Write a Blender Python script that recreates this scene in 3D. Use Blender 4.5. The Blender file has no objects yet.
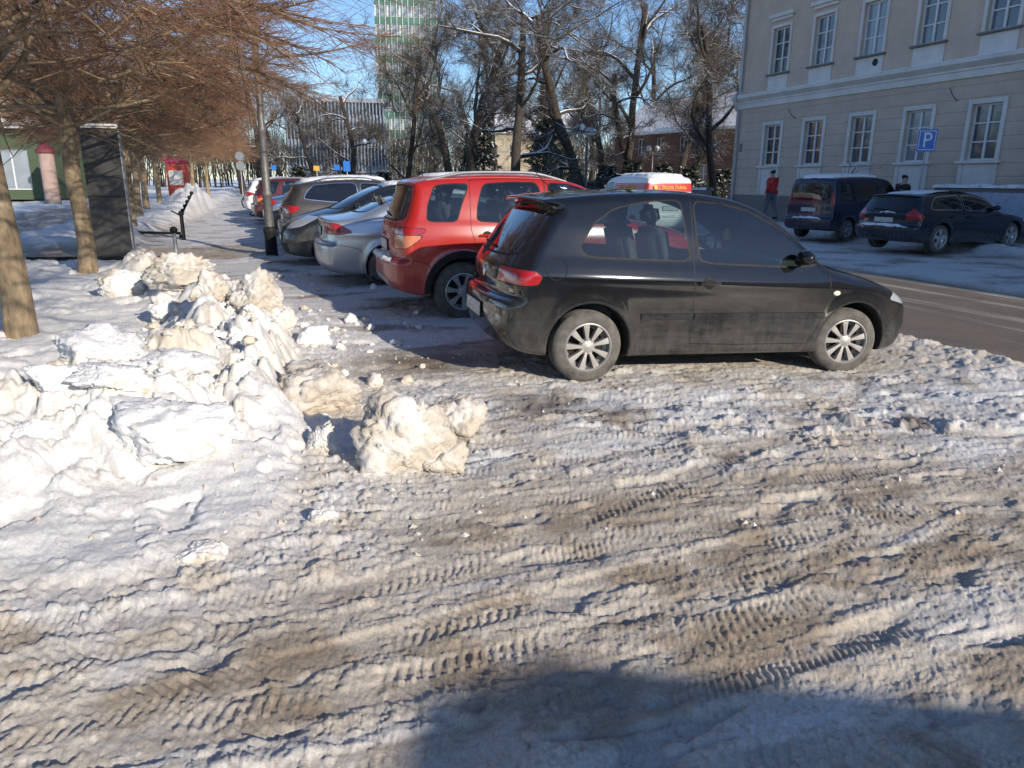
import bpy, bmesh, math, random
import numpy as np
from mathutils import Vector, Matrix, noise as mnoise
R=math.radians; PI=math.pi
random.seed(7); rng=np.random.default_rng(7)
scene=bpy.context.scene
COL=scene.collection
# ---------------------------------------------------------------- camera constants and street frame
CAM_H=1.63; FPX=735.0; PITCH=math.atan((384-180.5)/FPX); ROLL=R(.35)
def gp(u,v,z=0.0):
    """world point at height z seen at photo position u,v (used once to survey the site)"""
    x1=(u-512)/FPX; y1=(384-v)/FPX
    xc=x1*math.cos(ROLL)-y1*math.sin(ROLL); yc=x1*math.sin(ROLL)+y1*math.cos(ROLL)
    dy=math.cos(PITCH)+yc*math.sin(PITCH); dz=-math.sin(PITCH)+yc*math.cos(PITCH)
    t=(z-CAM_H)/dz
    return (xc*t,dy*t)
def pix(x,y,z):
    zz=z-CAM_H; d=y*math.cos(PITCH)-zz*math.sin(PITCH); up=y*math.sin(PITCH)+zz*math.cos(PITCH)
    a,b=x/d,up/d; x1=a*math.cos(ROLL)+b*math.sin(ROLL); y1=-a*math.sin(ROLL)+b*math.cos(ROLL)
    return (512+FPX*x1,384-FPX*y1)
SD=np.array([-.3355,.942]); SN=np.array([.942,.3355])     # along the street / across it to the right
def ab(a,b): return (a*SD[0]+b*SN[0], a*SD[1]+b*SN[1])
SUN_AZ=R(140); SUN_EL=R(21)
SUNV=Vector((math.sin(SUN_AZ)*math.cos(SUN_EL),math.cos(SUN_AZ)*math.cos(SUN_EL),math.sin(SUN_EL)))
# ---------------------------------------------------------------- object helpers
def tag(o,label=None,cat=None,group=None,kind=None):
    if label: o['label']=label
    if cat: o['category']=cat
    if group: o['group']=group
    if kind: o['kind']=kind
    return o
def thing(name,label,cat,loc=(0,0,0),rz=0,group=None):
    o=bpy.data.objects.new(name,None); COL.objects.link(o)
    o.location=loc; o.rotation_euler=(0,0,rz); o.empty_display_size=.2
    return tag(o,label,cat,group)
def link(name,me,parent=None,loc=(0,0,0),rz=0):
    o=bpy.data.objects.new(name,me); COL.objects.link(o)
    o.location=loc; o.rotation_euler=(0,0,rz)
    if parent is not None: o.parent=parent
    return o
def children_of(o): return [c for c in o.children]
def dup(o,parent=None):
    c=o.copy(); COL.objects.link(c)
    if parent is not None: c.parent=parent
    for ch in list(o.children): dup(ch,c)
    return c
def fastmesh(name,V,F,mat=None,smooth=False,N=None):
    """V (n,3) array, F (m,k) array of equal-size faces"""
    V=np.asarray(V,dtype=np.float32); F=np.asarray(F,dtype=np.int32)
    me=bpy.data.meshes.new(name)
    n,k=F.shape
    me.vertices.add(len(V)); me.vertices.foreach_set('co',V.ravel())
    me.loops.add(n*k); me.loops.foreach_set('vertex_index',F.ravel())
    me.polygons.add(n); me.polygons.foreach_set('loop_start',np.arange(0,n*k,k,dtype=np.int32))
    if smooth: me.polygons.foreach_set('use_smooth',np.ones(n,dtype=bool))
    me.update(calc_edges=True); 
    if N is not None:
        N=np.asarray(N,dtype=np.float32)
        me.normals_split_custom_set_from_vertices(N.tolist())
    if mat: me.materials.append(mat)
    return me
class MB:
    """mesh builder"""
    def __init__(s): s.v=[]; s.f=[]
    def add(s,vs,fs):
        b=len(s.v); s.v+= [tuple(v) for v in vs]; s.f+= [tuple(i+b for i in f) for f in fs]; return s
    def box(s,x0,x1,y0,y1,z0,z1,M=None):
        vs=[(x,y,z) for z in (z0,z1) for y in (y0,y1) for x in (x0,x1)]
        if M is not None: vs=[M@Vector(v) for v in vs]
        return s.add(vs,[(0,2,3,1),(4,5,7,6),(0,1,5,4),(2,6,7,3),(0,4,6,2),(1,3,7,5)])
    def tube(s,pts,rad,n=8,cap=True):
        pts=[Vector(p) for p in pts]
        if not hasattr(rad,'__len__'): rad=[rad]*len(pts)
        rings=[]; up=None
        vs=[];fs=[]
        for i,p in enumerate(pts):
            t=(pts[min(i+1,len(pts)-1)]-pts[max(i-1,0)])
            if t.length<1e-9: t=Vector((0,0,1))
            t.normalize()
            if up is None: up=Vector((1,0,0)) if abs(t.x)<.8 else Vector((0,1,0))
            a=(up-t*up.dot(t)).normalized(); b=t.cross(a); up=a
            for k in range(n):
                q=2*PI*k/n; vs.append(p+(a*math.cos(q)+b*math.sin(q))*rad[i])
        for i in range(len(pts)-1):
            for k in range(n):
                k2=(k+1)%n; fs.append((i*n+k,i*n+k2,(i+1)*n+k2,(i+1)*n+k))
        if cap: fs.append(tuple(range(n-1,-1,-1))); m=(len(pts)-1)*n; fs.append(tuple(m+k for k in range(n)))
        return s.add(vs,fs)
    def lathe(s,prof,n=24,M=None,axis='z'):
        """prof list of (r,h)"""
        vs=[];fs=[]
        for r,h in prof:
            for k in range(n):
                q=2*PI*k/n
                v=(r*math.cos(q),r*math.sin(q),h) if axis=='z' else (r*math.cos(q),h,r*math.sin(q))
                vs.append(M@Vector(v) if M is not None else v)
        for i in range(len(prof)-1):
            for k in range(n):
                k2=(k+1)%n; f=(i*n+k,i*n+k2,(i+1)*n+k2,(i+1)*n+k)
                fs.append(f if axis=='z' else f[::-1])
        return s.add(vs,fs)
    def prism(s,poly,h0,h1,M=None):
        """poly list of (x,y) ccw; extruded z h0..h1"""
        n=len(poly); vs=[(x,y,h0) for x,y in poly]+[(x,y,h1) for x,y in poly]
        if M is not None: vs=[M@Vector(v) for v in vs]
        return s.add(vs,[tuple(range(n-1,-1,-1)),tuple(range(n,2*n))]+[(k,(k+1)%n,(k+1)%n+n,k+n) for k in range(n)])
    def ball(s,c,r,nu=14,nv=9,sc=(1,1,1)):
        prof=[(max(1e-4,math.sin(PI*i/nv)),-math.cos(PI*i/nv)) for i in range(nv+1)]
        M=Matrix.Translation(c)@Matrix.Diagonal((r*sc[0],r*sc[1],r*sc[2],1))
        return s.lathe(prof,nu,M)
    def build(s,name,mat=None,parent=None,smooth=False,bevel=0,loc=(0,0,0),rz=0,sharp=40,seg=2):
        me=bpy.data.meshes.new(name); me.from_pydata(s.v,[],s.f); me.validate()
        if bevel:
            bm=bmesh.new(); bm.from_mesh(me)
            bmesh.ops.recalc_face_normals(bm,faces=bm.faces)
            ed=[e for e in bm.edges if len(e.link_faces)==2 and e.calc_face_angle(0)>R(30)]
            bmesh.ops.bevel(bm,geom=ed,offset=bevel,segments=seg,affect='EDGES',clamp_overlap=True)
            bm.to_mesh(me); bm.free()
        if smooth:
            me.polygons.foreach_set('use_smooth',np.ones(len(me.polygons),dtype=bool))
            try: me.set_sharp_from_angle(angle=R(sharp))
            except Exception: pass
        if mat: me.materials.append(mat)
        return link(name,me,parent,loc,rz)
# ---------------------------------------------------------------- numpy noise
_P=rng.permutation(4096).astype(np.int64); _G=rng.random(4096)*2*PI; _GX=np.cos(_G); _GY=np.sin(_G)
_RV=rng.random((4096,3))
def _h(ix,iy): return _P[(_P[ix&4095]+iy)&4095]
def pnoise(x,y):
    xi=np.floor(x).astype(np.int64); yi=np.floor(y).astype(np.int64); xf=x-xi; yf=y-yi
    def g(ox,oy):
        h=_h(xi+ox,yi+oy); return _GX[h]*(xf-ox)+_GY[h]*(yf-oy)
    u=xf*xf*xf*(xf*(xf*6-15)+10); v=yf*yf*yf*(yf*(yf*6-15)+10)
    a=g(0,0);b=g(1,0);c=g(0,1);d=g(1,1)
    return ((a+(b-a)*u)+((c+(d-c)*u)-(a+(b-a)*u))*v)*1.5
def fbm(x,y,o=4,gain=.5,ridge=False):
    s=0;a=1;t=0
    for i in range(o):
        n=pnoise(x*2**i+17.3*i,y*2**i+9.1*i)
        if ridge: n=1-2*np.abs(n)
        s=s+a*n; t+=a; a*=gain
    return s/t
def domes(x,y,dens=1.0,rmin=.25,rmax=.6):
    """scattered dome lumps on unit cells: height 0..1"""
    xi=np.floor(x).astype(np.int64); yi=np.floor(y).astype(np.int64); out=np.zeros_like(x)
    for ox in (-1,0,1):
        for oy in (-1,0,1):
            h=_h(xi+ox,yi+oy); rv=_RV[h]
            cx=xi+ox+rv[...,0]; cy=yi+oy+rv[...,1]
            r=rmin+(rmax-rmin)*rv[...,2]
            keep=_RV[(h*7+13)&4095][...,0]<dens
            d=np.hypot(x-cx,y-cy)/r
            out=np.maximum(out,np.where(keep,np.sqrt(np.clip(1-d*d,0,1))*r/rmax,0))
    return out
def mdomes(mask,x,y,*k):
    out=np.zeros_like(x); m=mask>.002
    if m.any():
        u,v=x[m],y[m]; u,v=u+.30*pnoise(u*1.9+5,v*1.9)+.12*pnoise(u*5,v*5),v+.30*pnoise(u*1.9,v*1.9+9)+.12*pnoise(u*5+4,v*5); out[m]=domes(u,v,*k)
    return out
def sstep(a,b,x):
    t=np.clip((x-a)/(b-a),0,1); return t*t*(3-2*t)
def poly_dist(x,y,pts):
    """distance to open polyline, and arclength fraction"""
    best=np.full_like(x,1e9); par=np.zeros_like(x); n=len(pts)-1
    for i in range(n):
        ax,ay=pts[i]; bx,by=pts[i+1]; dx,dy=bx-ax,by-ay
        t=np.clip(((x-ax)*dx+(y-ay)*dy)/(dx*dx+dy*dy),0,1)
        d=np.hypot(x-ax-t*dx,y-ay-t*dy)
        m=d<best; best=np.where(m,d,best); par=np.where(m,(i+t)/n,par)
    return best,par
# ---------------------------------------------------------------- materials
MATS={}
class NT:
    def __init__(s,name):
        s.m=bpy.data.materials.new(name); s.m.use_nodes=True; s.t=s.m.node_tree; s.n=s.t.nodes; s.l=s.t.links
        s.b=s.n['Principled BSDF']
    def new(s,typ,**kw):
        nd=s.n.new(typ)
        for k,v in kw.items():
            if k.startswith('i_'): nd.inputs[k[2:].replace('_',' ')].default_value=v
            else: setattr(nd,k,v)
        return nd
    def set(s,**kw):
        for k,v in kw.items(): s.b.inputs[k.replace('_',' ')].default_value=v
    def coord(s,kind='Object'): return s.new('ShaderNodeTexCoord').outputs[kind]
    def noise(s,scale,detail=4,rough=.55,vec=None,dist=0):
        nd=s.new('ShaderNodeTexNoise'); nd.inputs['Scale'].default_value=scale; nd.inputs['Detail'].default_value=detail
        nd.inputs['Roughness'].default_value=rough; nd.inputs['Distortion'].default_value=dist
        s.l.new(vec if vec is not None else s.coord(),nd.inputs['Vector']); return nd.outputs['Fac']
    def ramp(s,fac,stops):
        nd=s.new('ShaderNodeValToRGB'); el=nd.color_ramp.elements
        while len(el)<len(stops): el.new(.5)
        for e,(p,c) in zip(el,stops): e.position=p; e.color=(c,c,c,1) if not hasattr(c,'__len__') else (*c,1)
        s.l.new(fac,nd.inputs['Fac']); return nd.outputs['Color']
    def mix(s,fac,a,b,mode='MIX'):
        nd=s.new('ShaderNodeMix',data_type='RGBA',blend_type=mode)
        for k,v in ((0,fac),(6,a),(7,b)):
            if hasattr(v,'links'): s.l.new(v,nd.inputs[k])
            elif k==0: nd.inputs[0].default_value=v
            else: nd.inputs[k].default_value=(*v,1)
        return nd.outputs[2]
    def math(s,op,a,b=None,clamp=False):
        nd=s.new('ShaderNodeMath',operation=op,use_clamp=clamp)
        for k,v in ((0,a),(1,b)):
            if v is None: continue
            if hasattr(v,'links'): s.l.new(v,nd.inputs[k])
            else: nd.inputs[k].default_value=v
        return nd.outputs[0]
    def color(s,c): 
        s.l.new(c,s.b.inputs['Base Color'])
    def rough(s,c): s.l.new(c,s.b.inputs['Roughness'])
    def bump(s,h,strength=.3,dist=.02):
        nd=s.new('ShaderNodeBump'); nd.inputs['Strength'].default_value=strength; nd.inputs['Distance'].default_value=dist
        s.l.new(h,nd.inputs['Height']); s.l.new(nd.outputs[0],s.b.inputs['Normal'])
    def sep(s,vec):
        nd=s.new('ShaderNodeSeparateXYZ'); s.l.new(vec,nd.inputs[0]); return nd.outputs
def simple(name,col,rough=.6,metal=0,var=.15,scale=8,bump=0,spec=.5):
    if name in MATS: return MATS[name]
    t=NT(name); t.set(Roughness=rough,Metallic=metal); t.b.inputs['Specular IOR Level'].default_value=spec
    f=t.noise(scale,5)
    lo=tuple(c*(1-var) for c in col); hi=tuple(min(1,c*(1+var)) for c in col)
    t.color(t.ramp(f,[(.3,lo),(.7,hi)]))
    if bump: t.bump(t.noise(scale*6,4),bump,.02)
    MATS[name]=t.m; return t.m
def paint(name,col,metal=.0,dirt=.5,dirtcol=(.20,.18,.15),rough=.22,zlo=.2,zhi=.9,flake=True):
    """car paint with salt and slush film thicker low on the body"""
    if name in MATS: return MATS[name]
    t=NT(name); oc=t.coord(); x,y,z=t.sep(oc)[:3]
    mp=t.new('ShaderNodeMapping'); mp.inputs['Scale'].default_value=(1.0,1.0,.35); t.l.new(oc,mp.inputs['Vector'])
    n1=t.ramp(t.noise(11,7,.72,mp.outputs[0]),[(.36,0.),(.66,1.)]); n2=t.ramp(t.noise(2.6,5,.65),[(.3,.15),(.7,1.)])
    hz=t.new('ShaderNodeMapRange',interpolation_type='SMOOTHSTEP'); t.l.new(z,hz.inputs[0])
    for k,v in ((1,zhi),(2,zlo),(3,0),(4,1)): hz.inputs[k].default_value=v
    f=t.math('MULTIPLY',t.math('ADD',t.math('MULTIPLY',hz.outputs[0],.80),.04),t.math('ADD',t.math('MULTIPLY',n1,.9),t.math('MULTIPLY',n2,.9)))
    f=t.math('MULTIPLY',f,dirt,True)
    t.color(t.mix(f,col,dirtcol))
    t.rough(t.math('ADD',t.math('MULTIPLY',f,.35),rough,True))
    t.set(Metallic=metal); t.b.inputs['Coat Roughness'].default_value=.05
    t.l.new(t.math('SUBTRACT',.5,t.math('MULTIPLY',f,1.2),True),t.b.inputs['Coat Weight'])
    t.bump(t.noise(60,3),.02,.004)
    MATS[name]=t.m; return t.m
def glass(name,tint=(.55,.62,.62),trans=.6,dirt=.12):
    """tinted window pane: clear film that also reflects"""
    if name in MATS: return MATS[name]
    t=NT(name); out=t.n['Material Output']
    tr=t.new('ShaderNodeBsdfTransparent'); tr.inputs[0].default_value=(*tint,1)
    gl=t.new('ShaderNodeBsdfGlossy'); gl.inputs['Roughness'].default_value=.03; gl.inputs[0].default_value=(1,1,1,1)
    fr=t.new('ShaderNodeFresnel'); fr.inputs[0].default_value=1.5
    m1=t.new('ShaderNodeMixShader'); t.l.new(t.math('ADD',t.math('MULTIPLY',fr.outputs[0],1.1),.03,True),m1.inputs[0]); t.l.new(tr.outputs[0],m1.inputs[1]); t.l.new(gl.outputs[0],m1.inputs[2])
    df=t.new('ShaderNodeBsdfDiffuse'); df.inputs[0].default_value=(.35,.34,.32,1)
    m2=t.new('ShaderNodeMixShader'); t.l.new(t.math('MULTIPLY',t.noise(6,6,.7),dirt),m2.inputs[0]); t.l.new(m1.outputs[0],m2.inputs[1]); t.l.new(df.outputs[0],m2.inputs[2])
    t.l.new(m2.outputs[0],out.inputs[0]); MATS[name]=t.m; return t.m
def snowmat(name='snow',dirt=0.0,bs=.6):
    if name in MATS: return MATS[name]
    t=NT(name); f=t.noise(3.5,6,.62); g=t.noise(30,4)
    c=t.mix(t.ramp(f,[(.62-dirt*.5,0.),(.78-dirt*.35,1.)]),(.86,.86,.86),(.57,.505,.42))
    t.color(t.mix(t.math('MULTIPLY',t.ramp(g,[(.62,0.),(.72,1.)]),dirt),c,(.28,.22,.16)))
    t.set(Roughness=.65); t.b.inputs['Subsurface Weight'].default_value=0
    t.bump(t.math('ADD',t.noise(17,8,.72),t.math('MULTIPLY',t.noise(90,3),.5)),bs,.03)
    MATS[name]=t.m; return t.m
# ---------------------------------------------------------------- ground: one sheet of snow, slush and ice
PILE=[(-2.9,3.9),(-2.35,4.6),(-2.25,5.6),(-2.6,7.0),(-3.5,8.9),(-4.9,11.0),(-6.5,13.0)]
FIELD_EDGE=[(-6.5,1.45),(-2.5,2.3),(-1.55,2.62),(-.95,3.2),(-1.02,4.3),(-1.75,5.6),(-1.9,7.0),(-2.7,8.8),(-4.3,10.8),(-6.2,13.3),(-7.2,15.2)]
def track_set():
    out=[]; r=np.random.default_rng(11)
    # angle, q offset, curvature, depth, tread
    base=[(17,.85,.02,.017,1),(19,1.2,.03,.02,1),(15,1.5,.03,.015,.8),(22,1.75,.02,.02,1),(18,2.1,.03,.016,.7),(24,2.35,.0,.018,1),
          (20,2.7,.03,.016,.8),(14,3.0,.03,.015,.5),(27,2.0,.04,.018,1),(12,3.5,.02,.014,.6),(17,3.9,-.02,.015,.8),(33,2.6,.05,.018,1),
          (10,4.5,.02,.014,.5),(15,4.3,.0,.014,.6),(31,1.6,.02,.012,.8),(28,.5,.04,.016,1),(21,.4,.03,.018,1),(7,5.1,.0,.013,.5)]
    return base
def ground_fields(X,Y):
    a=X*SD[0]+Y*SD[1]; b=X*SN[0]+Y*SN[1]; r=np.hypot(X,Y)
    near=sstep(30,8,r)
    # left snow field signed distance (positive inside)
    d,_=poly_dist(X,Y,FIELD_EDGE)
    yl=np.interp(X,[p[0] for p in FIELD_EDGE[:4]],[p[1] for p in FIELD_EDGE[:4]])
    xr=np.interp(Y,[p[1] for p in FIELD_EDGE[3:]],[p[0] for p in FIELD_EDGE[3:]])
    inside=(Y>yl)&(X<xr)&(Y<15.2+.0*X)
    sd=np.where(inside,d,-d)
    sd=sd+.16*fbm(X*1.6,Y*1.6,4)+.07*fbm(X*6,Y*6,3)
    field=sstep(-.02,.35,sd)*sstep(17.0,16.2,a)
    # far verge on the left beyond the crossing path
    edge2=np.interp(a,[20,24,30,45,80],[-2.2,-2.6,-2.2,-1.6,-1.0])+.35*fbm(a*.35,b*.0,3)
    verge=sstep(.0,.5,edge2-b)*sstep(20.0,20.8,a)
    path=sstep(16.6,17.0,a+.12*fbm(b*1.5,a*1.5,3))*sstep(20.6,20.0,a+.2*fbm(b*1.1,a*1.1,3))*sstep(1.2,-.5,b)
    walk=sstep(-5.6,-6.0,b+.15*fbm(a,b,3))*sstep(-9.5,-8.8,b)*sstep(14,17,a)*sstep(60,40,a)   # trodden pavement further left
    road_w=.28*fbm(a*.5,b*.2,4)+.12*fbm(a*2.2,b*2.2,3)
    road=sstep(7.1,7.45,b+road_w)*sstep(12.0,11.6,b+.5*fbm(a*.3+9,b*.3,3))
    footway=sstep(18.2,18.5,b)
    h=np.zeros_like(X)
    # ---- driven slush
    phi=R(19); p=X*math.cos(phi)+Y*math.sin(phi); q=-X*math.sin(phi)+Y*math.cos(phi)
    drive=(1-field)*(1-verge)*(1-.9*road)
    an=fbm(p*.9+3,q*4.2,5,.55); an2=fbm(p*2.6,q*9+4,4,.55,True)
    fine=fbm(X*13,Y*13,4,.6); vfine=fbm(X*42,Y*42,3,.6)
    pits=sstep(.16,.42,fbm(p*1.5+19,q*4.6+3,4,.55)+.25*fbm(X*5,Y*5,3))
    slush=.017*an+.007*an2+.0065*fine+.0062*vfine+.0030*fbm(X*95,Y*95,2)-.030*pits
    mid=sstep(3.4,4.4,Y-.25*X)*sstep(7.0,5.6,Y-.1*X)      # lumpy pressed snow in front of the black car
    mid=mid*sstep(-1.3,-.6,X)
    trk=np.zeros_like(X); trd=np.zeros_like(X); rim=np.zeros_like(X)
    for k,(ang,q0,cv,dep,tr) in enumerate(track_set()):
        f=R(ang); pp=X*math.cos(f)+Y*math.sin(f); qq=-X*math.sin(f)+Y*math.cos(f)-q0-cv*(pp-1.5)**2-.03*np.sin(pp*1.1+k)
        w=.085+.02*((k*37)%5)/5
        gate=sstep(.30,.52,.5+.5*pnoise(pp*.45+k*5.7,qq*0+k*2.1)+.15*((k%3)-1)+.27)
        inn=sstep(w,w*.72,np.abs(qq))*gate
        per=.031+.006*(k%3)
        ph=pp/per+(qq/w)**2*(1.1 if k%2 else -.8)+.5*(qq>0)
        tread=np.tanh(2.2*np.sin(2*PI*ph))
        brk=sstep(-.25,.25,pnoise(pp*1.7+k*3,qq*3))
        trd=np.where(inn>.02,inn*tread*tr*brk,trd); trk=np.maximum(trk,inn*dep/.024)
        rim=np.maximum(rim,gate*np.exp(-((np.abs(qq)-w*1.25)/(w*.33))**2)*sstep(-.3,.5,pnoise(pp*2.3+k,qq*2)))
    nearw=sstep(9,5.5,r)
    trk*=nearw; trd*=nearw; rim*=nearw
    slush=slush*(1-.55*np.clip(trk,0,1))-.009*trk+.0044*trd+.005*rim*(.4+1.8*(fine+.2))
    nearm=sstep(16,12,r)*(1-field*.999)
    lump=mdomes(nearm,X*7,Y*7,.34,.22,.55)*.030*sstep(-.12,.28,fbm(X*.9+5,Y*.9,3)) + mdomes(nearm,X*15+3,Y*15,.4,.2,.5)*.013*sstep(-.2,.2,fbm(X*1.7,Y*1.7+8,3))
    ridge_mid=.045*fbm(p*1.3+7,q*2.6+3,5,.55)
    bits=mdomes(nearm,X*22+1,Y*22,.28,.2,.5)*.008
    h+=drive*(slush*(1+.0*mid)+ (lump*(.45+1.0*mid)+ridge_mid*mid*.9)*sstep(14,7,r)+bits*nearw)
    hollow=drive*mid*sstep(.15,.45,fbm(X*1.1+2,Y*1.6+4,3))       # icy flat patches
    h=h-hollow*.03
    bank=drive*sstep(.9,.2,np.abs(b-6.8+.4*fbm(a*.6,b*.6,3)))*sstep(30,10,r)
    h+=bank*(.015+.035*mdomes(bank,X*5,Y*5,.7,.25,.6)+.04*fbm(X*4,Y*4,4))
    h+=.05*sstep(7.4,8.2,a)*sstep(3.4,2.2,b)*sstep(-.5,.3,b)*(1-field)
    # ---- left field: soft windblown and trodden snow, ploughed ridge
    dr,par=poly_dist(X,Y,PILE)
    hp=np.interp(par,[0,.17,.4,.65,.85,1],[.22,.33,.29,.22,.18,.10])
    wd=np.interp(par,[0,.2,.5,1],[.75,.95,.72,.55])
    wob=1+.35*fbm(X*1.3,Y*1.3,3)
    core=np.exp(-(dr/wd/wob)**2*1.5)
    broken=np.clip(core*1.5-.12,0,1)*sstep(60,15,r)
    chunky=mdomes(broken,X*1.9+.4*pnoise(X*2,Y*2),Y*1.9+.4*pnoise(X*2+9,Y*2),.75,.35,.7)*.20+mdomes(broken,X*4.1+.3*pnoise(X*4,Y*4),Y*4.1,.8,.3,.65)*.12+mdomes(broken,X*9,Y*9,.6,.3,.6)*.035+mdomes(broken,X*19,Y*19,.5,.3,.6)*.012
    smallb=mdomes(field,X*12,Y*12,.4,.25,.6)*.03*sstep(.0,.35,fbm(X*1.4+3,Y*1.4,3)+.12)
    steps=-.05*sstep(.35,.85,mdomes(field,X*2.1+7,Y*2.1,.55,.3,.45))*(1-broken)
    soft=.085*fbm(X*.8,Y*1.1,4)+.03*fbm(X*2.6,Y*3.6,4)+.010*fbm(X*8,Y*8,3)+.003*vfine
    wind=.012*fbm(p*2.0,q*8,4)
    fh=.10+broken*(.035*fbm(X*7,Y*7,5,.6,True)+.05*fbm(X*3,Y*3,4,.55))+soft+wind+steps+hp*core*.72+broken*(chunky*.92)+smallb*(1-broken)*.6+.014*fine*broken+.004*vfine
    h=h*(1-field)+field*fh*sstep(0,.35,sd+.1)
    # apron of crumbs spilling out of the bank
    apr=sstep(-.85,.05,sd)*(1-field)*sstep(18,12,r)
    h+=apr*(mdomes(apr,X*8,Y*8,.5,.25,.6)*.035*sstep(-.1,.3,fbm(X*2.2,Y*2.2+3,3))+.03*apr+mdomes(apr,X*17,Y*17,.5,.25,.6)*.018+.012*fbm(X*18,Y*18,4,.6))
    # ---- verge beyond the path
    vh=.16+.16*fbm(X*.5,Y*.5,4)+.05*fbm(X*2,Y*2,3)+.85*np.exp(-((a-43)/7)**2-((b+2.3)/1.5)**2)*(1+.8*fbm(X*1.1,Y*1.1,5,.6)+.25*fbm(X*4,Y*4,4))+.22*np.exp(-((b-edge2+1.0)/.8)**2)*(.6+.8*fbm(X*1.1,Y*1.1,3))*sstep(22,30,a)
    h=h*(1-verge)+verge*vh
    h-=path*.03; h+=walk*(-.06)
    h=h*(1-road)+road*(-.075)
    h-=.085*sstep(2.6,5.4,b)*(1-field)
    h+=footway*.12*(1+.4*fbm(X*.7,Y*.7,3))
    rbank=np.exp(-((b-17.9)/.5)**2)*(.12+.22*np.clip(fbm(X*.8,Y*.8,4)+.3,0,1)); h+=rbank
    h+=sstep(24,60,r)*.12*fbm(X*.12,Y*.12,4)*(1-road)
    # ---- what it is made of
    snow=np.array([.84,.835,.82]); beige=np.array([.575,.49,.375]); brown=np.array([.285,.218,.148]); dark=np.array([.085,.07,.056]); ice=np.array([.50,.52,.545])
    C=np.empty(X.shape+(3,))
    def lay(w,c):
        nonlocal C; w=np.clip(w,0,1)[...,None]; C=C*(1-w)+w*c
    C[...]=beige*.76+snow*.24
    n1=fbm(p*.8+1,q*2.4,5); n2=fbm(X*3.1,Y*3.1,5,.6); n3=fbm(X*.7+4,Y*.7,4)
    # foreground browner, middle whiter
    fg=sstep(4.6,2.8,Y-.12*X)
    lay(sstep(-.05,.40,n1+.7*n2+.09*fg)*(.34+.34*fg),brown)
    lay(sstep(.02,.42,-n1+.6*n3+.4*n2-.15)*(.55+.25*(1-fg)),snow*.9)
    lay(mid*sstep(-.35,.15,n2+n3*.7)*.85,snow*.88)
    lay(hollow*.8,ice); lay(pits*drive*.45,ice*.75); lay(sstep(.25,.6,an)*fg*.5,np.array([.74,.66,.53]))
    lay(np.clip(trk,0,1)*(.18+.5*sstep(-.1,.3,n2)),brown*1.15)
    lay(sstep(.26,.55,fbm(X*1.5+8,Y*1.5,5,.6)+.1*mid)*.75*(1-.5*fg),dark*1.6)
    lay(sstep(.1,.5,fbm(X*26,Y*26,3,.7))*.45,brown)
    # bays under the parked cars: thin packed snow with dark ruts worn across
    bay=sstep(6.3,7.3,a+.3*n3)*sstep(7.2,6.4,b)*sstep(-2.6,-1.2,b)
    lay(bay*.92,snow*.80)
    lay(bay*sstep(.05,.4,fbm(b*.8,a*2.3,5)+.3*n2)*.8,brown*.75)
    lay(bay*sstep(2.2,3.8,b)*sstep(-.35,.3,fbm(b*.9,a*2.0+5,4)+.35*n2)*.85,dark)
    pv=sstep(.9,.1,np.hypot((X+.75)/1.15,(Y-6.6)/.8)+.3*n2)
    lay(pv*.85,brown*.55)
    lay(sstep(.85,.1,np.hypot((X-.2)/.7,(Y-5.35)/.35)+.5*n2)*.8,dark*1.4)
    lay(apr*.85*sstep(-.4,.1,n2),snow*.92)
    # the snow bank
    bd=broken*sstep(.0,.45,fbm(X*1.9,Y*1.9,4)+.35*(par-.35)+.1)*.65
    fc=np.empty_like(C); fc[...]=snow
    def layf(w,c):
        nonlocal fc; w=np.clip(w,0,1)[...,None]; fc=fc*(1-w)+w*c
    layf(bd,beige*1.12); layf(broken*sstep(.28,.5,n2)*.4,brown*1.3)
    layf(sstep(.30,.0,sd)*sstep(-.3,.3,n2+.3*n1)*.85,beige)
    fw=field[...,None]; C=C*(1-fw)+fc*fw
    vw=verge[...,None]; C=C*(1-vw)+vw*(snow*.97)
    lay(sstep(16,18,r)*sstep(1.5,-2,b)*(1-verge)*sstep(0,.4,n3+.25)*.4,snow*.9)
    lay(path*(.55+.35*sstep(-.3,.2,n2)),brown*1.15); lay(path*sstep(.15,.4,n2)*.5,snow*.8)
    lay(walk*(.6+.4*sstep(-.2,.3,n2)),brown*1.1)
    lay(sstep(11.8,12.3,b)*.8,snow*.75); lay(sstep(12,12.6,b)*sstep(18,17,b)*sstep(-.1,.35,fbm(X*.8,Y*.8+2,4))*.7,brown*.7)
    lay(np.clip(rbank*4,0,1)*.8,snow*.9)
    lay(road*.9,dark)
    return h,C
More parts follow.
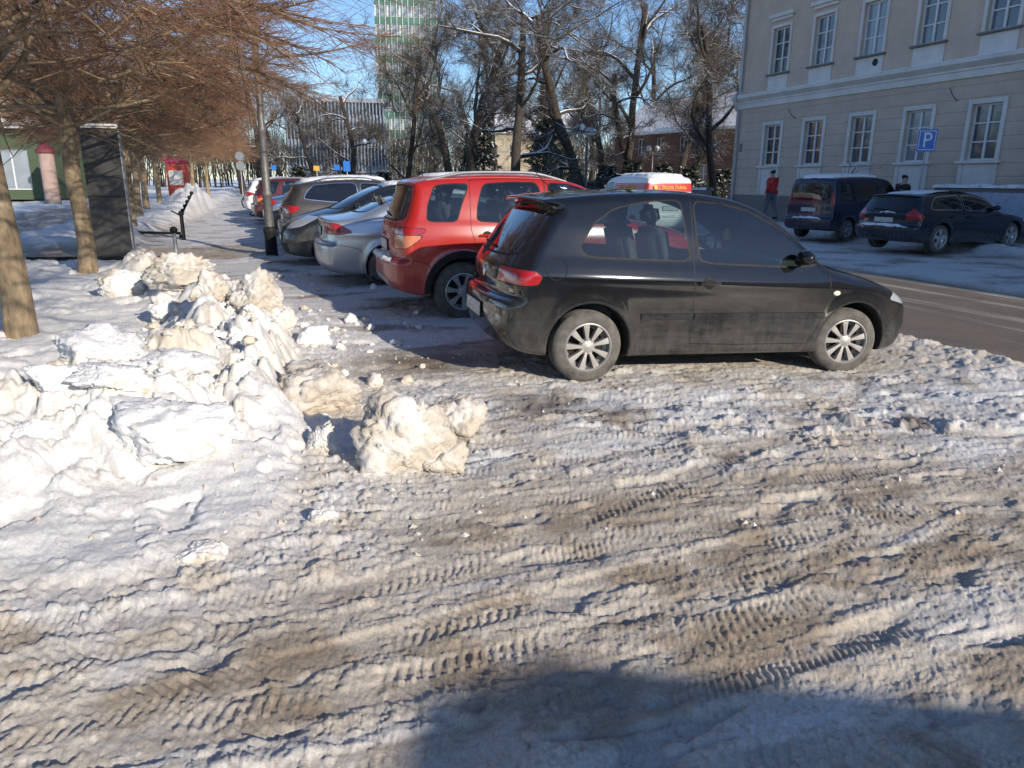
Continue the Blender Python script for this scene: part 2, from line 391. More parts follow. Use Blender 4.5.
def build_ground():
    # polar sheet: fine in front of the camera, coarse behind and far away, out to the horizon
    tf=np.linspace(R(-43),R(43),1020); tb=np.linspace(R(43),R(317),90)[1:-1]
    th=np.concatenate([tf,tb]); 
    rr=[.35]
    while rr[-1]<1600:
        r=rr[-1]; k=.012 if r<1.4 else (.0042 if r<9 else (.0062 if r<24 else (.02 if r<60 else .08)))
        rr.append(r*(1+k))
    rr=np.array(rr); TH,RR=np.meshgrid(th,rr); X=RR*np.sin(TH); Y=RR*np.cos(TH)
    h,C=ground_fields(X,Y)
    nr,nt=X.shape
    V=np.stack([X,Y,h],-1).reshape(-1,3); V=np.vstack([V,[[0,0,0]]])
    i=np.arange(nr-1)[:,None]*nt; j=np.arange(nt)[None,:]; j2=(j+1)%nt
    Fq=np.stack([i+j,i+nt+j,i+nt+j2,i+j2],-1).reshape(-1,4)[:,::-1]
    me=fastmesh('ground',V,Fq,None,True)
    col=me.color_attributes.new('dirt','FLOAT_COLOR','POINT')
    cc=np.ones((len(V),4),dtype=np.float32); cc[:-1,:3]=C.reshape(-1,3); cc[-1,:3]=.3
    col.data.foreach_set('color',cc.ravel())
    t=NT('trodden_snow'); at=t.new('ShaderNodeVertexColor',layer_name='dirt')
    f=t.noise(70,7,.78); g=t.noise(260,4,.7); w=t.noise(9,4,.6)
    c=t.mix(t.ramp(f,[(.30,.0),(.70,1.)]),(.74,.725,.70),(1.22,1.22,1.22))
    c2=t.mix(1.0,at.outputs['Color'],c,'MULTIPLY')
    t.color(c2); t.rough(t.ramp(w,[(.3,.42),(.7,.85)]))
    t.b.inputs['Specular IOR Level'].default_value=.35
    t.bump(t.math('ADD',t.math('MULTIPLY',f,1.0),t.math('MULTIPLY',g,.6)),.70,.011)
    me.materials.append(t.m)
    o=link('ground',me); tag(o,kind='structure'); return o
def ground_z(x,y):
    h,_=ground_fields(np.array([float(x)]),np.array([float(y)])); return float(h[0])
build_ground()
# road strip: dark wet asphalt with grey slush lines left between the wheel tracks
def build_road():
    t=NT('wet_asphalt'); oc=t.coord(); mp=t.new('ShaderNodeMapping'); mp.inputs['Scale'].default_value=(.10,2.2,1); t.l.new(oc,mp.inputs['Vector'])
    s=t.noise(1.0,5,.55,mp.outputs[0]); f=t.noise(30,5,.7); pz=t.noise(1.3,5,.6)
    c=t.mix(t.ramp(f,[(.3,0.),(.7,1.)]),(.115,.09,.062),(.235,.185,.135))
    m=t.math('MULTIPLY',t.ramp(s,[(.50,0.),(.60,1.)]),t.ramp(t.math('ADD',f,t.math('MULTIPLY',pz,.6)),[(.55,.05),(.95,1.)]),True)
    c=t.mix(m,c,(.42,.38,.33)); t.color(c); t.rough(t.ramp(pz,[(.35,.35),(.65,.7)])); t.bump(f,.5,.012)
    mb=MB(); n=60
    for k in range(n):
        a0=-60+k*5.0; mb.add([(a0,-2.9,0),(a0+5,-2.9,0),(a0+5,2.9,0),(a0,2.9,0)],[(0,1,2,3)])
    bm=bmesh.new(); me=bpy.data.meshes.new('road'); me.from_pydata(mb.v,[],mb.f); bm.from_mesh(me); bmesh.ops.remove_doubles(bm,verts=bm.verts,dist=.001); bm.to_mesh(me); bm.free()
    me.materials.append(t.m)
    x,y=ab(0,9.5); o=link('road',me,None,(x,y,-.13),math.atan2(SD[1],SD[0])); tag(o,kind='structure')
build_road()
# ---------------------------------------------------------------- lumps of ploughed snow
def chunk_mesh(seed,sx,sy,sz,sub=4,rough=1.0,mat=None):
    r=random.Random(seed); bm=bmesh.new(); bmesh.ops.create_icosphere(bm,subdivisions=sub,radius=1)
    pl=[]
    for k in range(13):
        v=Vector((r.gauss(0,1),r.gauss(0,1),r.gauss(0,1))).normalized(); pl.append((v,r.uniform(.62,.98)))
    off=Vector((r.uniform(0,50),r.uniform(0,50),r.uniform(0,50)))
    for v in bm.verts:
        d=v.co.normalized(); ds=sorted(di/max(d.dot(n),.02) for n,di in pl)
        rad=ds[0]; 
        if ds[1]-ds[0]<.07: rad-=(.07-(ds[1]-ds[0]))**2/.28
        rad=min(rad,1.15)
        rad*=1+rough*(.16*mnoise.noise(d*1.5+off)+.13*mnoise.fractal(d*3.0+off,.8,2.,6)-1.5*max(0,.09-abs(mnoise.noise(d*1.9+off)))-.7*max(0,.07-abs(mnoise.noise(d*4.3-off)))+.07*mnoise.fractal(d*8+off,.5,2.,5))
        p=d*rad; v.co=(p.x*sx,p.y*sy,max(p.z,-.75)*sz)
    zmin=min(v.co.z for v in bm.verts)
    for v in bm.verts: v.co.z-=zmin+sz*.12
    me=bpy.data.meshes.new('snow_chunk'); bm.to_mesh(me); bm.free()
    me.polygons.foreach_set('use_smooth',np.ones(len(me.polygons),dtype=bool)); me.materials.append(mat); return me
LMP=[simple('lump_snow_pale',(.80,.78,.75),.7,0,.06,2,.12),simple('lump_snow_beige',(.58,.51,.42),.7,0,.18,2,.15),simple('lump_snow_grey',(.68,.64,.58),.7,0,.15,2,.15)]
MS=snowmat('clean_snow',.15); MD=snowmat('dirty_snow',.72); MG=snowmat('grey_snow',.48)
def chunk(px,py,wpx,hpx,seed,mat,label=None,group=None,z=None,deep=1.0,sub=5,rot=None):
    """px,py: where its foot meets the snow in the photo; wpx,hpx: its size there"""
    z0=.0 if z is None else z
    x,y=gp(px,py,z0); t=math.hypot(x,y); s=FPX/math.hypot(t,CAM_H-z0)
    w=wpx/s/2; hh=hpx/s; depth=w*.85*deep
    gz=ground_z(x,y+depth*.5)
    me=chunk_mesh(seed,w*1.08,depth,hh*(.58 if z is None else .40),sub,1,mat)
    o=link('snow_chunk',me,None,(x,y+depth*.6,gz-(.02 if z is None else .05)),rot if rot is not None else (seed*1.7)%.9-.45)
    tag(o,label or 'snow lump',"snow chunk",group); return o
GB='big chunks of ploughed snow'
chunk(407,474,86,80,1,MD,'largest beige lump of dirty snow standing alone in front of the parking bay',GB,deep=.9)
chunk(458,440,58,42,2,MD,'craggy beige lump leaning on the right side of the largest dirty lump',GB)
chunk(378,474,34,30,3,MD,'small pale lump at the left foot of the largest dirty lump',GB)
chunk(444,470,44,40,4,MD,'low cracked lump at the right foot of the largest dirty lump',GB)
chunk(316,416,84,52,5,MD,'rounded tan lump with dark hollow face at the edge of the bank',GB,deep=.8)
chunk(322,458,34,36,6,MG,'small white lump on the ice between the bank and the largest dirty lump',GB)
chunk(258,358,48,42,7,MD,'broad tan lump on the far right side of the snow bank',GB)
chunk(284,356,26,34,8,MG,'upright grey lump beside the broad tan lump on the bank',GB)
chunk(312,348,34,26,9,MS,'white lump at the right end of the far lumps on the bank',GB)
chunk(126,296,48,40,10,MG,'tilted slab of snow at the foot of the dark totem',GB,z=.1,deep=.6)
chunk(176,304,62,46,11,MD,'large grey brown lump on the crest near the dark totem',GB,z=.1)
chunk(166,322,40,40,12,MG,'lump with a deep shadow on the crest below the large grey brown one',GB,z=.15)
chunk(212,340,36,46,13,MD,'tall brown lump on the crest left of the broad tan lump',GB,z=.15)
chunk(190,318,34,30,14,MD,'small brown lump between the crest lumps',GB,z=.2)
chunk(104,412,84,56,15,MS,'big smooth white block on the left slope of the bank',GB,z=.18)
chunk(152,470,120,74,16,MS,'largest white block at the near end of the bank',GB,z=.10)
chunk(170,396,70,36,17,MS,'flat white block on top of the bank',GB,z=.3)
chunk(66,452,48,44,18,MS,'white block in the hollow left of the largest white block',GB,z=.06)
chunk(112,428,60,36,20,MS,'slanting white block leaning on the largest white block',GB,z=.22)
chunk(35,480,40,34,19,MS,'small rounded white block at the left edge of the hollow',GB,z=.06)
chunk(196,558,40,36,21,MG,'lump with a dark shadow on the smooth snow nearest the camera',GB,z=.04)
chunk(322,528,22,18,22,MG,'little crumb of snow at the right tip of the bank',GB)
chunk(132,348,34,24,23,MS,'white lump on the shaded left side of the crest',GB,z=.15)
r_=random.Random(5); GS='small lumps strewn over the bank'
proto=[chunk_mesh(100+k,1,.85,.7,3,1.7,LMP[(0,2,1,0)[k%4]]) for k in range(8)]
n_=0
while n_<210:
    k=r_.random()**.8*5.99; i=int(k); f=k-i; p0,p1=PILE[i],PILE[i+1]
    x=p0[0]+(p1[0]-p0[0])*f+r_.gauss(.12,.55); y=p0[1]+(p1[1]-p0[1])*f+r_.gauss(0,.3)
    if n_<40: x=p0[0]+r_.uniform(.2,1.5); y=max(p0[1],3.6)+r_.uniform(0,2.8)
    s=r_.choice([.025,.03,.04,.05,.06,.085]); 
    me=proto[r_.randrange(8)]
    o=link('snow_lump',me,None,(x,y,ground_z(x,y)-.01),r_.uniform(0,6.3)); o.scale=(s,s,s*r_.uniform(.8,1.2))
    tag(o,'small lump of broken snow lying on or below the ploughed bank','snow lump',GS); n_+=1
def debris():
    mb=MB(); r=random.Random(9)
    V=[];F=[]
    for k in range(1700):
        if k<500: x=r.uniform(-1.6,4.5); y=r.uniform(3.2,6.0)
        else: x=r.gauss(-1.3,.8); y=r.uniform(2.9,9)
        V.append((x,y))
    A=np.array(V); H,_=ground_fields(A[:,0],A[:,1])
    for (x,y),z in zip(V,H):
        s=.005+.022*r.random()**2.5; q=r.uniform(0,3)
        pts=[]
        for d in ((1,0,0),(0,1,0),(-1,0,0),(0,-1,0),(0,0,1)):
            c,sn=math.cos(q),math.sin(q); k=s*r.uniform(.6,1.3)
            pts.append((x+(d[0]*c-d[1]*sn)*k,y+(d[0]*sn+d[1]*c)*k,z-.003+d[2]*k*.8))
        mb.add(pts,[(0,1,4),(1,2,4),(2,3,4),(3,0,4)])
    o=mb.build('snow_crumbs',MD,None); tag(o,'crumbs of snow and ice scattered over the slush','snow crumbs',kind='stuff')
debris()
# ---------------------------------------------------------------- cars: implicit shell, meshed, then cut into panels
def catmull(pts,closed=False,n=8):
    P=np.array(pts,float); m=len(P); out=[]
    for i in range(m if closed else m-1):
        p0=P[(i-1)%m] if closed or i>0 else 2*P[0]-P[1]; p1=P[i]; p2=P[(i+1)%m]; p3=P[(i+2)%m] if closed or i+2<m else 2*P[-1]-P[-2]
        # centripetal-ish: damp tangents
        d=np.linalg.norm(p2-p1); m1=(p2-p0); m2=(p3-p1)
        m1=m1/ max(np.linalg.norm(m1),1e-9)*d*.9; m2=m2/max(np.linalg.norm(m2),1e-9)*d*.9
        t=np.linspace(0,1,n,endpoint=False)[:,None]
        out.append((2*t**3-3*t**2+1)*p1+(t**3-2*t**2+t)*m1+(-2*t**3+3*t**2)*p2+(t**3-t**2)*m2)
    if not closed: out.append(P[-1:])
    return np.vstack(out)
def chaikin(pts,it=2,c=.12):
    P=np.array(pts,float)
    for _ in range(it):
        Q=np.roll(P,-1,0); P=np.stack([P*(1-c)+Q*c,P*c+Q*(1-c)],1).reshape(-1,2)
    return P
def polysdf(px,pz,poly):
    poly=np.asarray(poly); d=np.full(px.shape,1e9); ins=np.zeros(px.shape,bool); m=len(poly)
    for i in range(m):
        ax,az=poly[i]; bx,bz=poly[(i+1)%m]; ex,ez=bx-ax,bz-az; L2=ex*ex+ez*ez
        if L2<1e-12: continue
        t=np.clip(((px-ax)*ex+(pz-az)*ez)/L2,0,1)
        d=np.minimum(d,(px-ax-t*ex)**2+(pz-az-t*ez)**2)
        c=((az>pz)!=(bz>pz)); 
        if abs(ez)>1e-12: ins^=c&(px<ex*(pz-az)/ez+ax)
    d=np.sqrt(d); return np.where(ins,-d,d)
def smax(a,b,k):
    h=np.clip(k-np.abs(a-b),0,None)/k; return np.maximum(a,b)+h*h*k*.25
def surface_nets(F,x,y,z):
    nx,ny,nz=F.shape; S=F<0
    cs=np.zeros((nx-1,ny-1,nz-1),np.int8)
    for i in (0,1):
        for j in (0,1):
            for k in (0,1): cs+=S[i:nx-1+i,j:ny-1+j,k:nz-1+k]
    act=(cs>0)&(cs<8); idx=-np.ones(act.shape,np.int64); I,J,K=np.nonzero(act); idx[I,J,K]=np.arange(len(I))
    acc=np.zeros((len(I),3)); cnt=np.zeros(len(I))
    for ax in range(3):
        o1,o2=[o for o in range(3) if o!=ax]
        for u in (0,1):
            for v in (0,1):
                off=[0,0,0]; off[o1]=u; off[o2]=v; a=F[I+off[0],J+off[1],K+off[2]]
                off2=list(off); off2[ax]=1; b=F[I+off2[0],J+off2[1],K+off2[2]]
                m=(a<0)!=(b<0); t=np.where(m,a/np.where(m,a-b,1),0)
                p=np.zeros((len(I),3)); p[:,o1]=u; p[:,o2]=v; p[:,ax]=t
                acc[m]+=p[m]; cnt[m]+=1
    P=acc/cnt[:,None]; h=np.array([x[1]-x[0],y[1]-y[0],z[1]-z[0]])
    V=np.stack([x[I],y[J],z[K]],1)+P*h
    Q=[]
    for ax in range(3):
        sl0=[slice(1,-1)]*3; sl1=[slice(1,-1)]*3; sl0[ax]=slice(0,-1); sl1[ax]=slice(1,None)
        a=S[tuple(sl0)]; b=S[tuple(sl1)]; ch=np.nonzero(a!=b); fl=a[ch]
        base=[c+1 for c in ch]; base[ax]=ch[ax]
        o1,o2=[(1,2),(2,0),(0,1)][ax]
        def cell(d1,d2):
            c=[base[0].copy(),base[1].copy(),base[2].copy()]; c[o1]=c[o1]-d1; c[o2]=c[o2]-d2; return idx[c[0],c[1],c[2]]
        q=np.stack([cell(1,1),cell(0,1),cell(0,0),cell(1,0)],1)
        q=np.where(fl[:,None],q,q[:,::-1]); Q.append(q)
    Q=np.vstack(Q); T=np.vstack([Q[:,[0,1,2]],Q[:,[0,2,3]]]); return V,T
def compact(V,N,T):
    if len(T)==0: return (np.zeros((0,3)),np.zeros((0,3)),np.zeros((0,3),int))
    u,inv=np.unique(T.ravel(),return_inverse=True); return (V[u],N[u],inv.reshape(-1,3))
def clip(m,fun):
    V,N,T=m
    if len(T)==0: return m,m
    f=fun(V); f=np.where(np.abs(f)<1e-7,1e-7,f); s=f[T]<=0; c=s.sum(1)
    Ti=[T[c==3]]; To=[T[c==0]]; mx=T[(c==1)|(c==2)]
    if len(mx):
        sm=f[mx]<=0; cm=sm.sum(1); lone=np.where(cm==1,np.argmax(sm,1),np.argmax(~sm,1)); r=np.arange(len(mx))
        a=mx[r,lone]; b=mx[r,(lone+1)%3]; d=mx[r,(lone+2)%3]
        e=np.vstack([np.stack([a,b],1),np.stack([a,d],1)]); es=np.sort(e,1); key=es[:,0]*len(V)+es[:,1]
        u,first,inv=np.unique(key,return_index=True,return_inverse=True); ee=es[first]
        t=(f[ee[:,0]]/(f[ee[:,0]]-f[ee[:,1]]))[:,None]
        nv=V[ee[:,0]]*(1-t)+V[ee[:,1]]*t; nn=N[ee[:,0]]*(1-t)+N[ee[:,1]]*t
        n0=len(V); V=np.vstack([V,nv]); N=np.vstack([N,nn/np.maximum(np.linalg.norm(nn,axis=1,keepdims=True),1e-9)])
        ab_=inv[:len(mx)]+n0; ad=inv[len(mx):]+n0
        t1=np.stack([a,ab_,ad],1); t2=np.vstack([np.stack([ab_,b,d],1),np.stack([ab_,d,ad],1)])
        k=cm==1; k2=np.concatenate([k,k])
        Ti+=[t1[k],t2[~k2]]; To+=[t1[~k],t2[k2]]
    return compact(V,N,np.vstack(Ti)),compact(V,N,np.vstack(To))
def merge(*ms):
    V=[];N=[];T=[];b=0
    for v,n,t in ms:
        if len(t)==0: continue
        V.append(v);N.append(n);T.append(t+b);b+=len(v)
    return (np.vstack(V),np.vstack(N),np.vstack(T)) if V else (np.zeros((0,3)),)*2+(np.zeros((0,3),int),)
class Shell:
    def __init__(s,sp):
        s.sp=sp; s.poly=catmull(sp['profile'],True,6); L,Wd,H=sp['L'],sp['W'],sp['H']
        s.gx=np.arange(-.5,L+.5,.012); s.gz=np.arange(-.2,H+.6,.012)
        A,B=np.meshgrid(s.gx,s.gz,indexing='ij'); s.grid=polysdf(A,B,s.poly)
        wt=catmull(sp['wtab'],False,10); s.wz,s.ww=wt[:,0],wt[:,1]
    def side(s,x,z):
        fx=np.clip((x-s.gx[0])/.012,0,len(s.gx)-1.001); fz=np.clip((z-s.gz[0])/.012,0,len(s.gz)-1.001)
        i=fx.astype(int); k=fz.astype(int); u=fx-i; v=fz-k; g=s.grid
        return (g[i,k]*(1-u)+g[i+1,k]*u)*(1-v)+(g[i,k+1]*(1-u)+g[i+1,k+1]*u)*v
    def half(s,x,z):
        sp=s.sp; L=sp['L']; zz=z-sp.get('rise',0)*(L/2-x)/L
        pf=sp.get('pf',.10); pr=sp.get('pr',.06); xf=L*.62; xr=L*.30
        w=np.interp(zz,s.wz,s.ww)*sp['W']/2*(1-pf*np.clip((x-xf)/(L-xf),0,1)**2.2-pr*np.clip((xr-x)/xr,0,1)**2.2)
        for wx in sp['wx']:
            r=np.hypot(x-wx,z-sp['wr']); w=w+sp.get('flare',.012)*np.exp(-((r-sp['arch']-.01)/.06)**2)
        if 'crease' in sp:
            for cz,ca,cw in sp['crease']: w=w+ca*np.exp(-((zz-cz)/cw)**2)
        return w
    def F(s,x,y,z):
        sp=s.sp; L=sp['L']; ay=np.abs(y); q=ay/(sp['W']/2)
        xs=x+sp.get('cf',.22)*np.clip(q,0,1.2)**2.6*sstep(L*.52,L*.80,x)-sp.get('cr',.10)*np.clip(q,0,1.2)**3*sstep(L*.42,L*.12,x)
        zs=z+sp.get('crown',.07)*ay*ay*sstep(.55,.95,z)
        f=smax(s.side(xs,zs),ay-s.half(x,z),sp.get('k',.07))
        for wx in sp['wx']:
            g=np.maximum(np.hypot(x-wx,z-sp['wr'])-sp['arch'],(sp['W']/2-.32)-ay); f=smax(f,-g,.014)
        return f
    def mesh(s):
        sp=s.sp; h=sp['res']; x=np.arange(-.08,sp['L']+.08,h); y=np.arange(-sp['W']/2-.08,sp['W']/2+.08,h); z=np.arange(.08,sp['H']+.06,h)
        X,Y,Z=np.meshgrid(x,y,z,indexing='ij'); V,T=surface_nets(s.F(X,Y,Z),x,y,z)
        for _ in range(2):
            f=s.F(*V.T); g=s.grad(V); V=V-g*(f/np.maximum((g*g).sum(1),.2))[:,None].clip(-h,h)
        g=s.grad(V,.006); N=g/np.maximum(np.linalg.norm(g,axis=1,keepdims=True),1e-9)
        fn=np.cross(V[T[:,1]]-V[T[:,0]],V[T[:,2]]-V[T[:,0]])
        if (fn*N[T[:,0]]).sum()<0: T=T[:,::-1]
        return (V,N,T)
    def grad(s,V,e=.004):
        x,y,z=V.T; return np.stack([s.F(x+e,y,z)-s.F(x-e,y,z),s.F(x,y+e,z)-s.F(x,y-e,z),s.F(x,y,z+e)-s.F(x,y,z-e)],1)/(2*e)
    def sy(s,x,z):
        y=np.linspace(0,s.sp['W']/2+.1,400); f=s.F(np.full(400,x),y,np.full(400,z)); i=np.nonzero(f<0)[0]; return y[i[-1]] if len(i) else 0
    def sx(s,y,z,front):
        x=np.linspace(s.sp['L']/2,s.sp['L']+.1,500) if front else np.linspace(s.sp['L']/2,-.1,500)
        f=s.F(x,np.full(500,y),np.full(500,z)); i=np.nonzero(f<0)[0]; return x[i[-1]] if len(i) else s.sp['L']/2
    def sz(s,x,y):
        z=np.linspace(.3,s.sp['H']+.05,400); f=s.F(np.full(400,x),np.full(400,y),z); i=np.nonzero(f<0)[0]; return z[i[-1]] if len(i) else .5
RUB=simple('tyre_rubber',(.03,.03,.032),.85,0,.3,20,.3)
def tyre_mat(dirt):
    n='tyre_dirt%d'%int(dirt*100)
    if n in MATS: return MATS[n]
    t=NT(n); f=t.noise(9,5,.65); t.color(t.mix(t.ramp(f,[(.25,0.),(.75,1.)]),(.035,.034,.034),tuple(.035+dirt*c for c in (.28,.25,.21)))); t.set(Roughness=.85); t.bump(t.noise(50,3),.3,.01); MATS[n]=t.m; return t.m
BLK=simple('black_trim',(.018,.018,.019),.55,0,.3,20,0,.15)
INT=simple('cabin_cloth',(.10,.102,.105),.8,0,.3,14)
CHR=simple('bright_trim',(.75,.76,.78),.18,1,.05,10)
PLT=simple('number_plate',(.50,.50,.49),.5,0,.45,34)
RIMS=simple('alloy_rim',(.58,.57,.55),.38,.65,.12,12)
RIMD=simple('grey_rim',(.40,.40,.41),.42,.6,.15,12)
DRK=simple('wheel_well',(.018,.017,.016),.9)
REDL=NT('tail_lens'); REDL.set(Base_Color=(.36,.012,.015,1),Roughness=.12); REDL.b.inputs['Coat Weight'].default_value=1; REDL.bump(REDL.noise(45,1),.25,.01); REDL=REDL.m
AMBL=NT('amber_lens'); AMBL.set(Base_Color=(.55,.17,.07,1),Roughness=.15); AMBL.b.inputs['Coat Weight'].default_value=1; AMBL.bump(AMBL.noise(45,1),.25,.01); AMBL=AMBL.m
CLRL=NT('clear_lens'); CLRL.set(Base_Color=(.55,.58,.60,1),Roughness=.10,Metallic=.45); CLRL.b.inputs['Coat Weight'].default_value=1; CLRL.bump(CLRL.noise(30,1),.3,.01); CLRL=CLRL.m
GL1=glass('car_glass',(.48,.57,.57),.6,.02); GL2=glass('dark_car_glass',(.10,.12,.135),.6,.04)
def make_wheel(parent,loc,side,r,w,rimr,spokes,rimmat,tyremat,steer=0,double=False):
    wq=thing_part('wheel',parent); wq.location=loc; wq.rotation_euler=(0,0,steer)
    sgn=side   # +1: outer face looks to +y
    def ax(p): return [(a,b*sgn) for a,b in p]
    mb=MB(); prof=[(rimr,-w/2),(rimr+.02,-w/2-.004),(r-.035,-w/2+.002),(r-.012,-w/2+.016),(r,-w/2+.036)]
    for k in range(4):
        y0=-w/2+.045+k*(w-.09)/4; prof+=[(r,y0),(r,y0+(w-.09)/4-.012),(r-.008,y0+(w-.09)/4-.010),(r-.008,y0+(w-.09)/4-.002)]
    prof+=[(r,w/2-.036),(r-.012,w/2-.016),(r-.035,w/2-.002),(rimr+.02,w/2+.004),(rimr,w/2)]
    mb.lathe(ax(prof),48,None,'y'); mb.build('tyre',tyremat,wq,True,sharp=35)
    mb=MB(); o=w/2
    mb.lathe(ax([(rimr+.003,o+.002),(rimr-.006,o+.006),(rimr-.014,o-.004),(rimr-.018,o-.06),(rimr-.05,o-.09),(.02,o-.10)]),48,None,'y')
    hub=.042
    mb.lathe(ax([(hub+.03,o-.035),(hub+.012,o-.012),(hub*.55,o-.006),(.002,o-.004)]),24,None,'y')
    for k in range(spokes):
        q=2*PI*k/spokes+.3; 
        subs=(0,) if not double else (-.14,.14)
        for dq in subs:
            qq=q+dq; wi=.62/spokes*(.055 if not double else .034)/.055*1.0; w0=hub*.55*(2*PI/spokes)*.42 if not double else .012; w1=rimr*(2*PI/spokes)*(.19 if not double else .09)
            r0,r1=hub*.8,rimr-.012
            c,sn=math.cos(qq),math.sin(qq); 
            def P(rr,t,yy): return (rr*c-t*sn,yy*sgn,rr*sn+t*c)
            vs=[P(r0,-w0,o-.012),P(r0,w0,o-.012),P(r1,w1,o-.006),P(r1,-w1,o-.006),P(r0,-w0*1.2,o-.05),P(r0,w0*1.2,o-.05),P(r1,w1*1.1,o-.05),P(r1,-w1*1.1,o-.05)]
            vs+= [P((r0+r1)/2,0,o-.002)]
            fs=[(0,1,8),(1,2,8),(2,3,8),(3,0,8),(0,4,5,1),(1,5,6,2),(2,6,7,3),(3,7,4,0)]
            if sgn>0: fs=[f[::-1] for f in fs]
            mb.add(vs,fs)
    mb.build('rim',rimmat,wq,True,sharp=30)
    mb=MB(); mb.lathe(ax([(rimr-.016,o-.085),(.02,o-.086)]),32,None,'y'); mb.build('spoke_shade',DRK,wq)  # near-black sheet stands in for the shade behind the spokes
    return wq
def thing_part(name,parent):
    o=bpy.data.objects.new(name,None); COL.objects.link(o); o.parent=parent; o.empty_display_size=.1; return o
def seat_mesh(x,y,z,w=.5,tilt=.25,head=True,bench=False):
    bm=bmesh.new()
    def rb(cx,cy,cz,sx,sy,sz,rot):
        r=bmesh.ops.create_cube(bm,size=1); M=Matrix.Translation((cx,cy,cz))@Matrix.Rotation(rot,4,'Y')@Matrix.Diagonal((sx,sy,sz,1)); bmesh.ops.transform(bm,matrix=M,verts=r['verts'])
    rb(x,y,z,.5,w,.16,-.12); rb(x-.30,y,z+.34,.14,w*.94,.66,-tilt)
    if head:
        for yy in ((y,) if not bench else (y-.38,y+.38)): rb(x-.40,yy,z+.76,.10,.26,.18,-tilt)
    bmesh.ops.bevel(bm,geom=bm.edges[:],offset=.045,segments=3,affect='EDGES',clamp_overlap=True)
    me=bpy.data.meshes.new('seat'); bm.to_mesh(me); bm.free(); me.polygons.foreach_set('use_smooth',np.ones(len(me.polygons),dtype=bool)); me.materials.append(INT); return me
def make_car(name,sp,label,cat,loc,heading,group=None):
    """loc: ground point under the middle of the car; heading: angle of the nose"""
    sh=Shell(sp); L,Wd,H=sp['L'],sp['W'],sp['H']; root=thing(name,label,cat,loc,heading,group)
    off=np.array([-L/2,0,0]); M=sh.mesh(); P=sp['paint']; gl=sp.get('glass',GL1); trims=[]
    def part(nm,m,mat,parent=root):
        if len(m[2])==0: return None
        return link(nm,fastmesh(nm,m[0]+off,m[2],mat,True,m[1]),parent)
    def cutout(m,fn):   # region with a thin dark joint round it
        i,o=clip(m,lambda v:fn(v)-.004); i2,ring=clip(i,lambda v:fn(v)+.003); trims.append(ring); return i2,o
    # lamps and panes seen from the ends
    for nm,mat,poly,cons,extra in sp.get('ends',[]):
        pl=chaikin(poly,2)
        if extra=='side':      # polygon in (x,z), limited to |y|>cons
            fn=lambda v:np.maximum(polysdf(v[:,0],v[:,2],pl),cons-np.abs(v[:,1]))
        elif extra=='rear':
            fn=lambda v:np.maximum(polysdf(np.abs(v[:,1]),v[:,2],pl),v[:,0]-cons)
        else:
            fn=lambda v:np.maximum(polysdf(np.abs(v[:,1]),v[:,2],pl),cons-v[:,0])
        if 'window' in nm or nm=='windshield':
            i,M=clip(M,lambda v:fn(v)-.018); i,ring=clip(i,fn); trims.append(ring); part(nm,i,mat)
        else:
            i,M=cutout(M,fn)
            if extra=='side' or cons is None or nm in ('headlight','tail_light','fog_light','indicator'):
                a,b=clip(i,lambda v:v[:,1]); part(nm,a,mat); part(nm,b,mat)
            else: part(nm,i,mat)
    sides={1:None,-1:None}; doors=[]
    for s in (1,-1):
        doorobjs=[]; panes=[]
        for nm,poly,dk in sp['windows']:
            pl=chaikin(poly,2); fn=lambda v:np.maximum(polysdf(v[:,0],v[:,2],pl),.3-v[:,1]*s)
            i,M=clip(M,lambda v:fn(v)-.014); g,ring=clip(i,fn)
            if sp.get('chrome'): part_c=ring; panes.append(('window_trim',ring,CHR,dk))
            else: trims.append(ring)
            panes.append((nm,g,gl if not (sp.get('tint') and dk!=0) else GL2,dk))
        for poly in sp['doors']:
            pl=np.array(poly) if sp.get('sharpdoors') else chaikin(poly,2); fn=lambda v:np.maximum(polysdf(v[:,0],v[:,2],pl),.3-v[:,1]*s)
            i,M=cutout(M,fn); d=part('door',i,P); doorobjs.append(d)
            hx,hz=sp['handles'][len(doorobjs)-1]; y=sh.sy(hx,hz); mb=MB()
            mb.ball((hx-L/2,s*(y+.002),hz),.05,14,8,(1.15,.10,.95)); mb.build('handle_shade',BLK,d,True)  # flat black patch stands in for shade in the hollow behind the handle
            mb=MB(); mb.box(hx-L/2-.10,hx-L/2+.10,s*(y+.018)-.012,s*(y+.018)+.012,hz-.014,hz+.014); mb.build('handle',P if not sp.get('chrome_handles') else CHR,d,True,.010)
            if sp.get('strip'):
                x0=min(p[0] for p in poly)+.02; x1=max(p[0] for p in poly)-.03; z0=sp['strip']; mb=MB(); n=14
                pts=[(x0+(x1-x0)*k/n) for k in range(n+1)]; vs=[];fs=[]
                for xx in pts:
                    for dz,dy in ((-.03,-.004),(-.024,.010),(.024,.012),(.03,-.004)): vs.append((xx-L/2,s*(sh.sy(xx,z0+dz)+dy),z0+dz))
                for k in range(n):
                    for j in range(3): fs.append((k*4+j,k*4+j+1,k*4+j+5,k*4+j+4))
                mb.add(vs,fs); mb.build('rub_strip',P,d,True)
        for nm,g,mt,dk in panes: part(nm,g,mt,doorobjs[dk] if (dk is not None and dk<len(doorobjs)) else root)
        for nm,mat,poly in sp.get('sidepanels',[]):
            pl=chaikin(poly,1); fn=lambda v:np.maximum(polysdf(v[:,0],v[:,2],pl),.3-v[:,1]*s)
            i,M=cutout(M,fn); part(nm,i,mat)
    for nm,mat,fn in sp.get('zones',[]):
        i,M=clip(M,lambda v:fn(v,sh)); part(nm,i,mat)
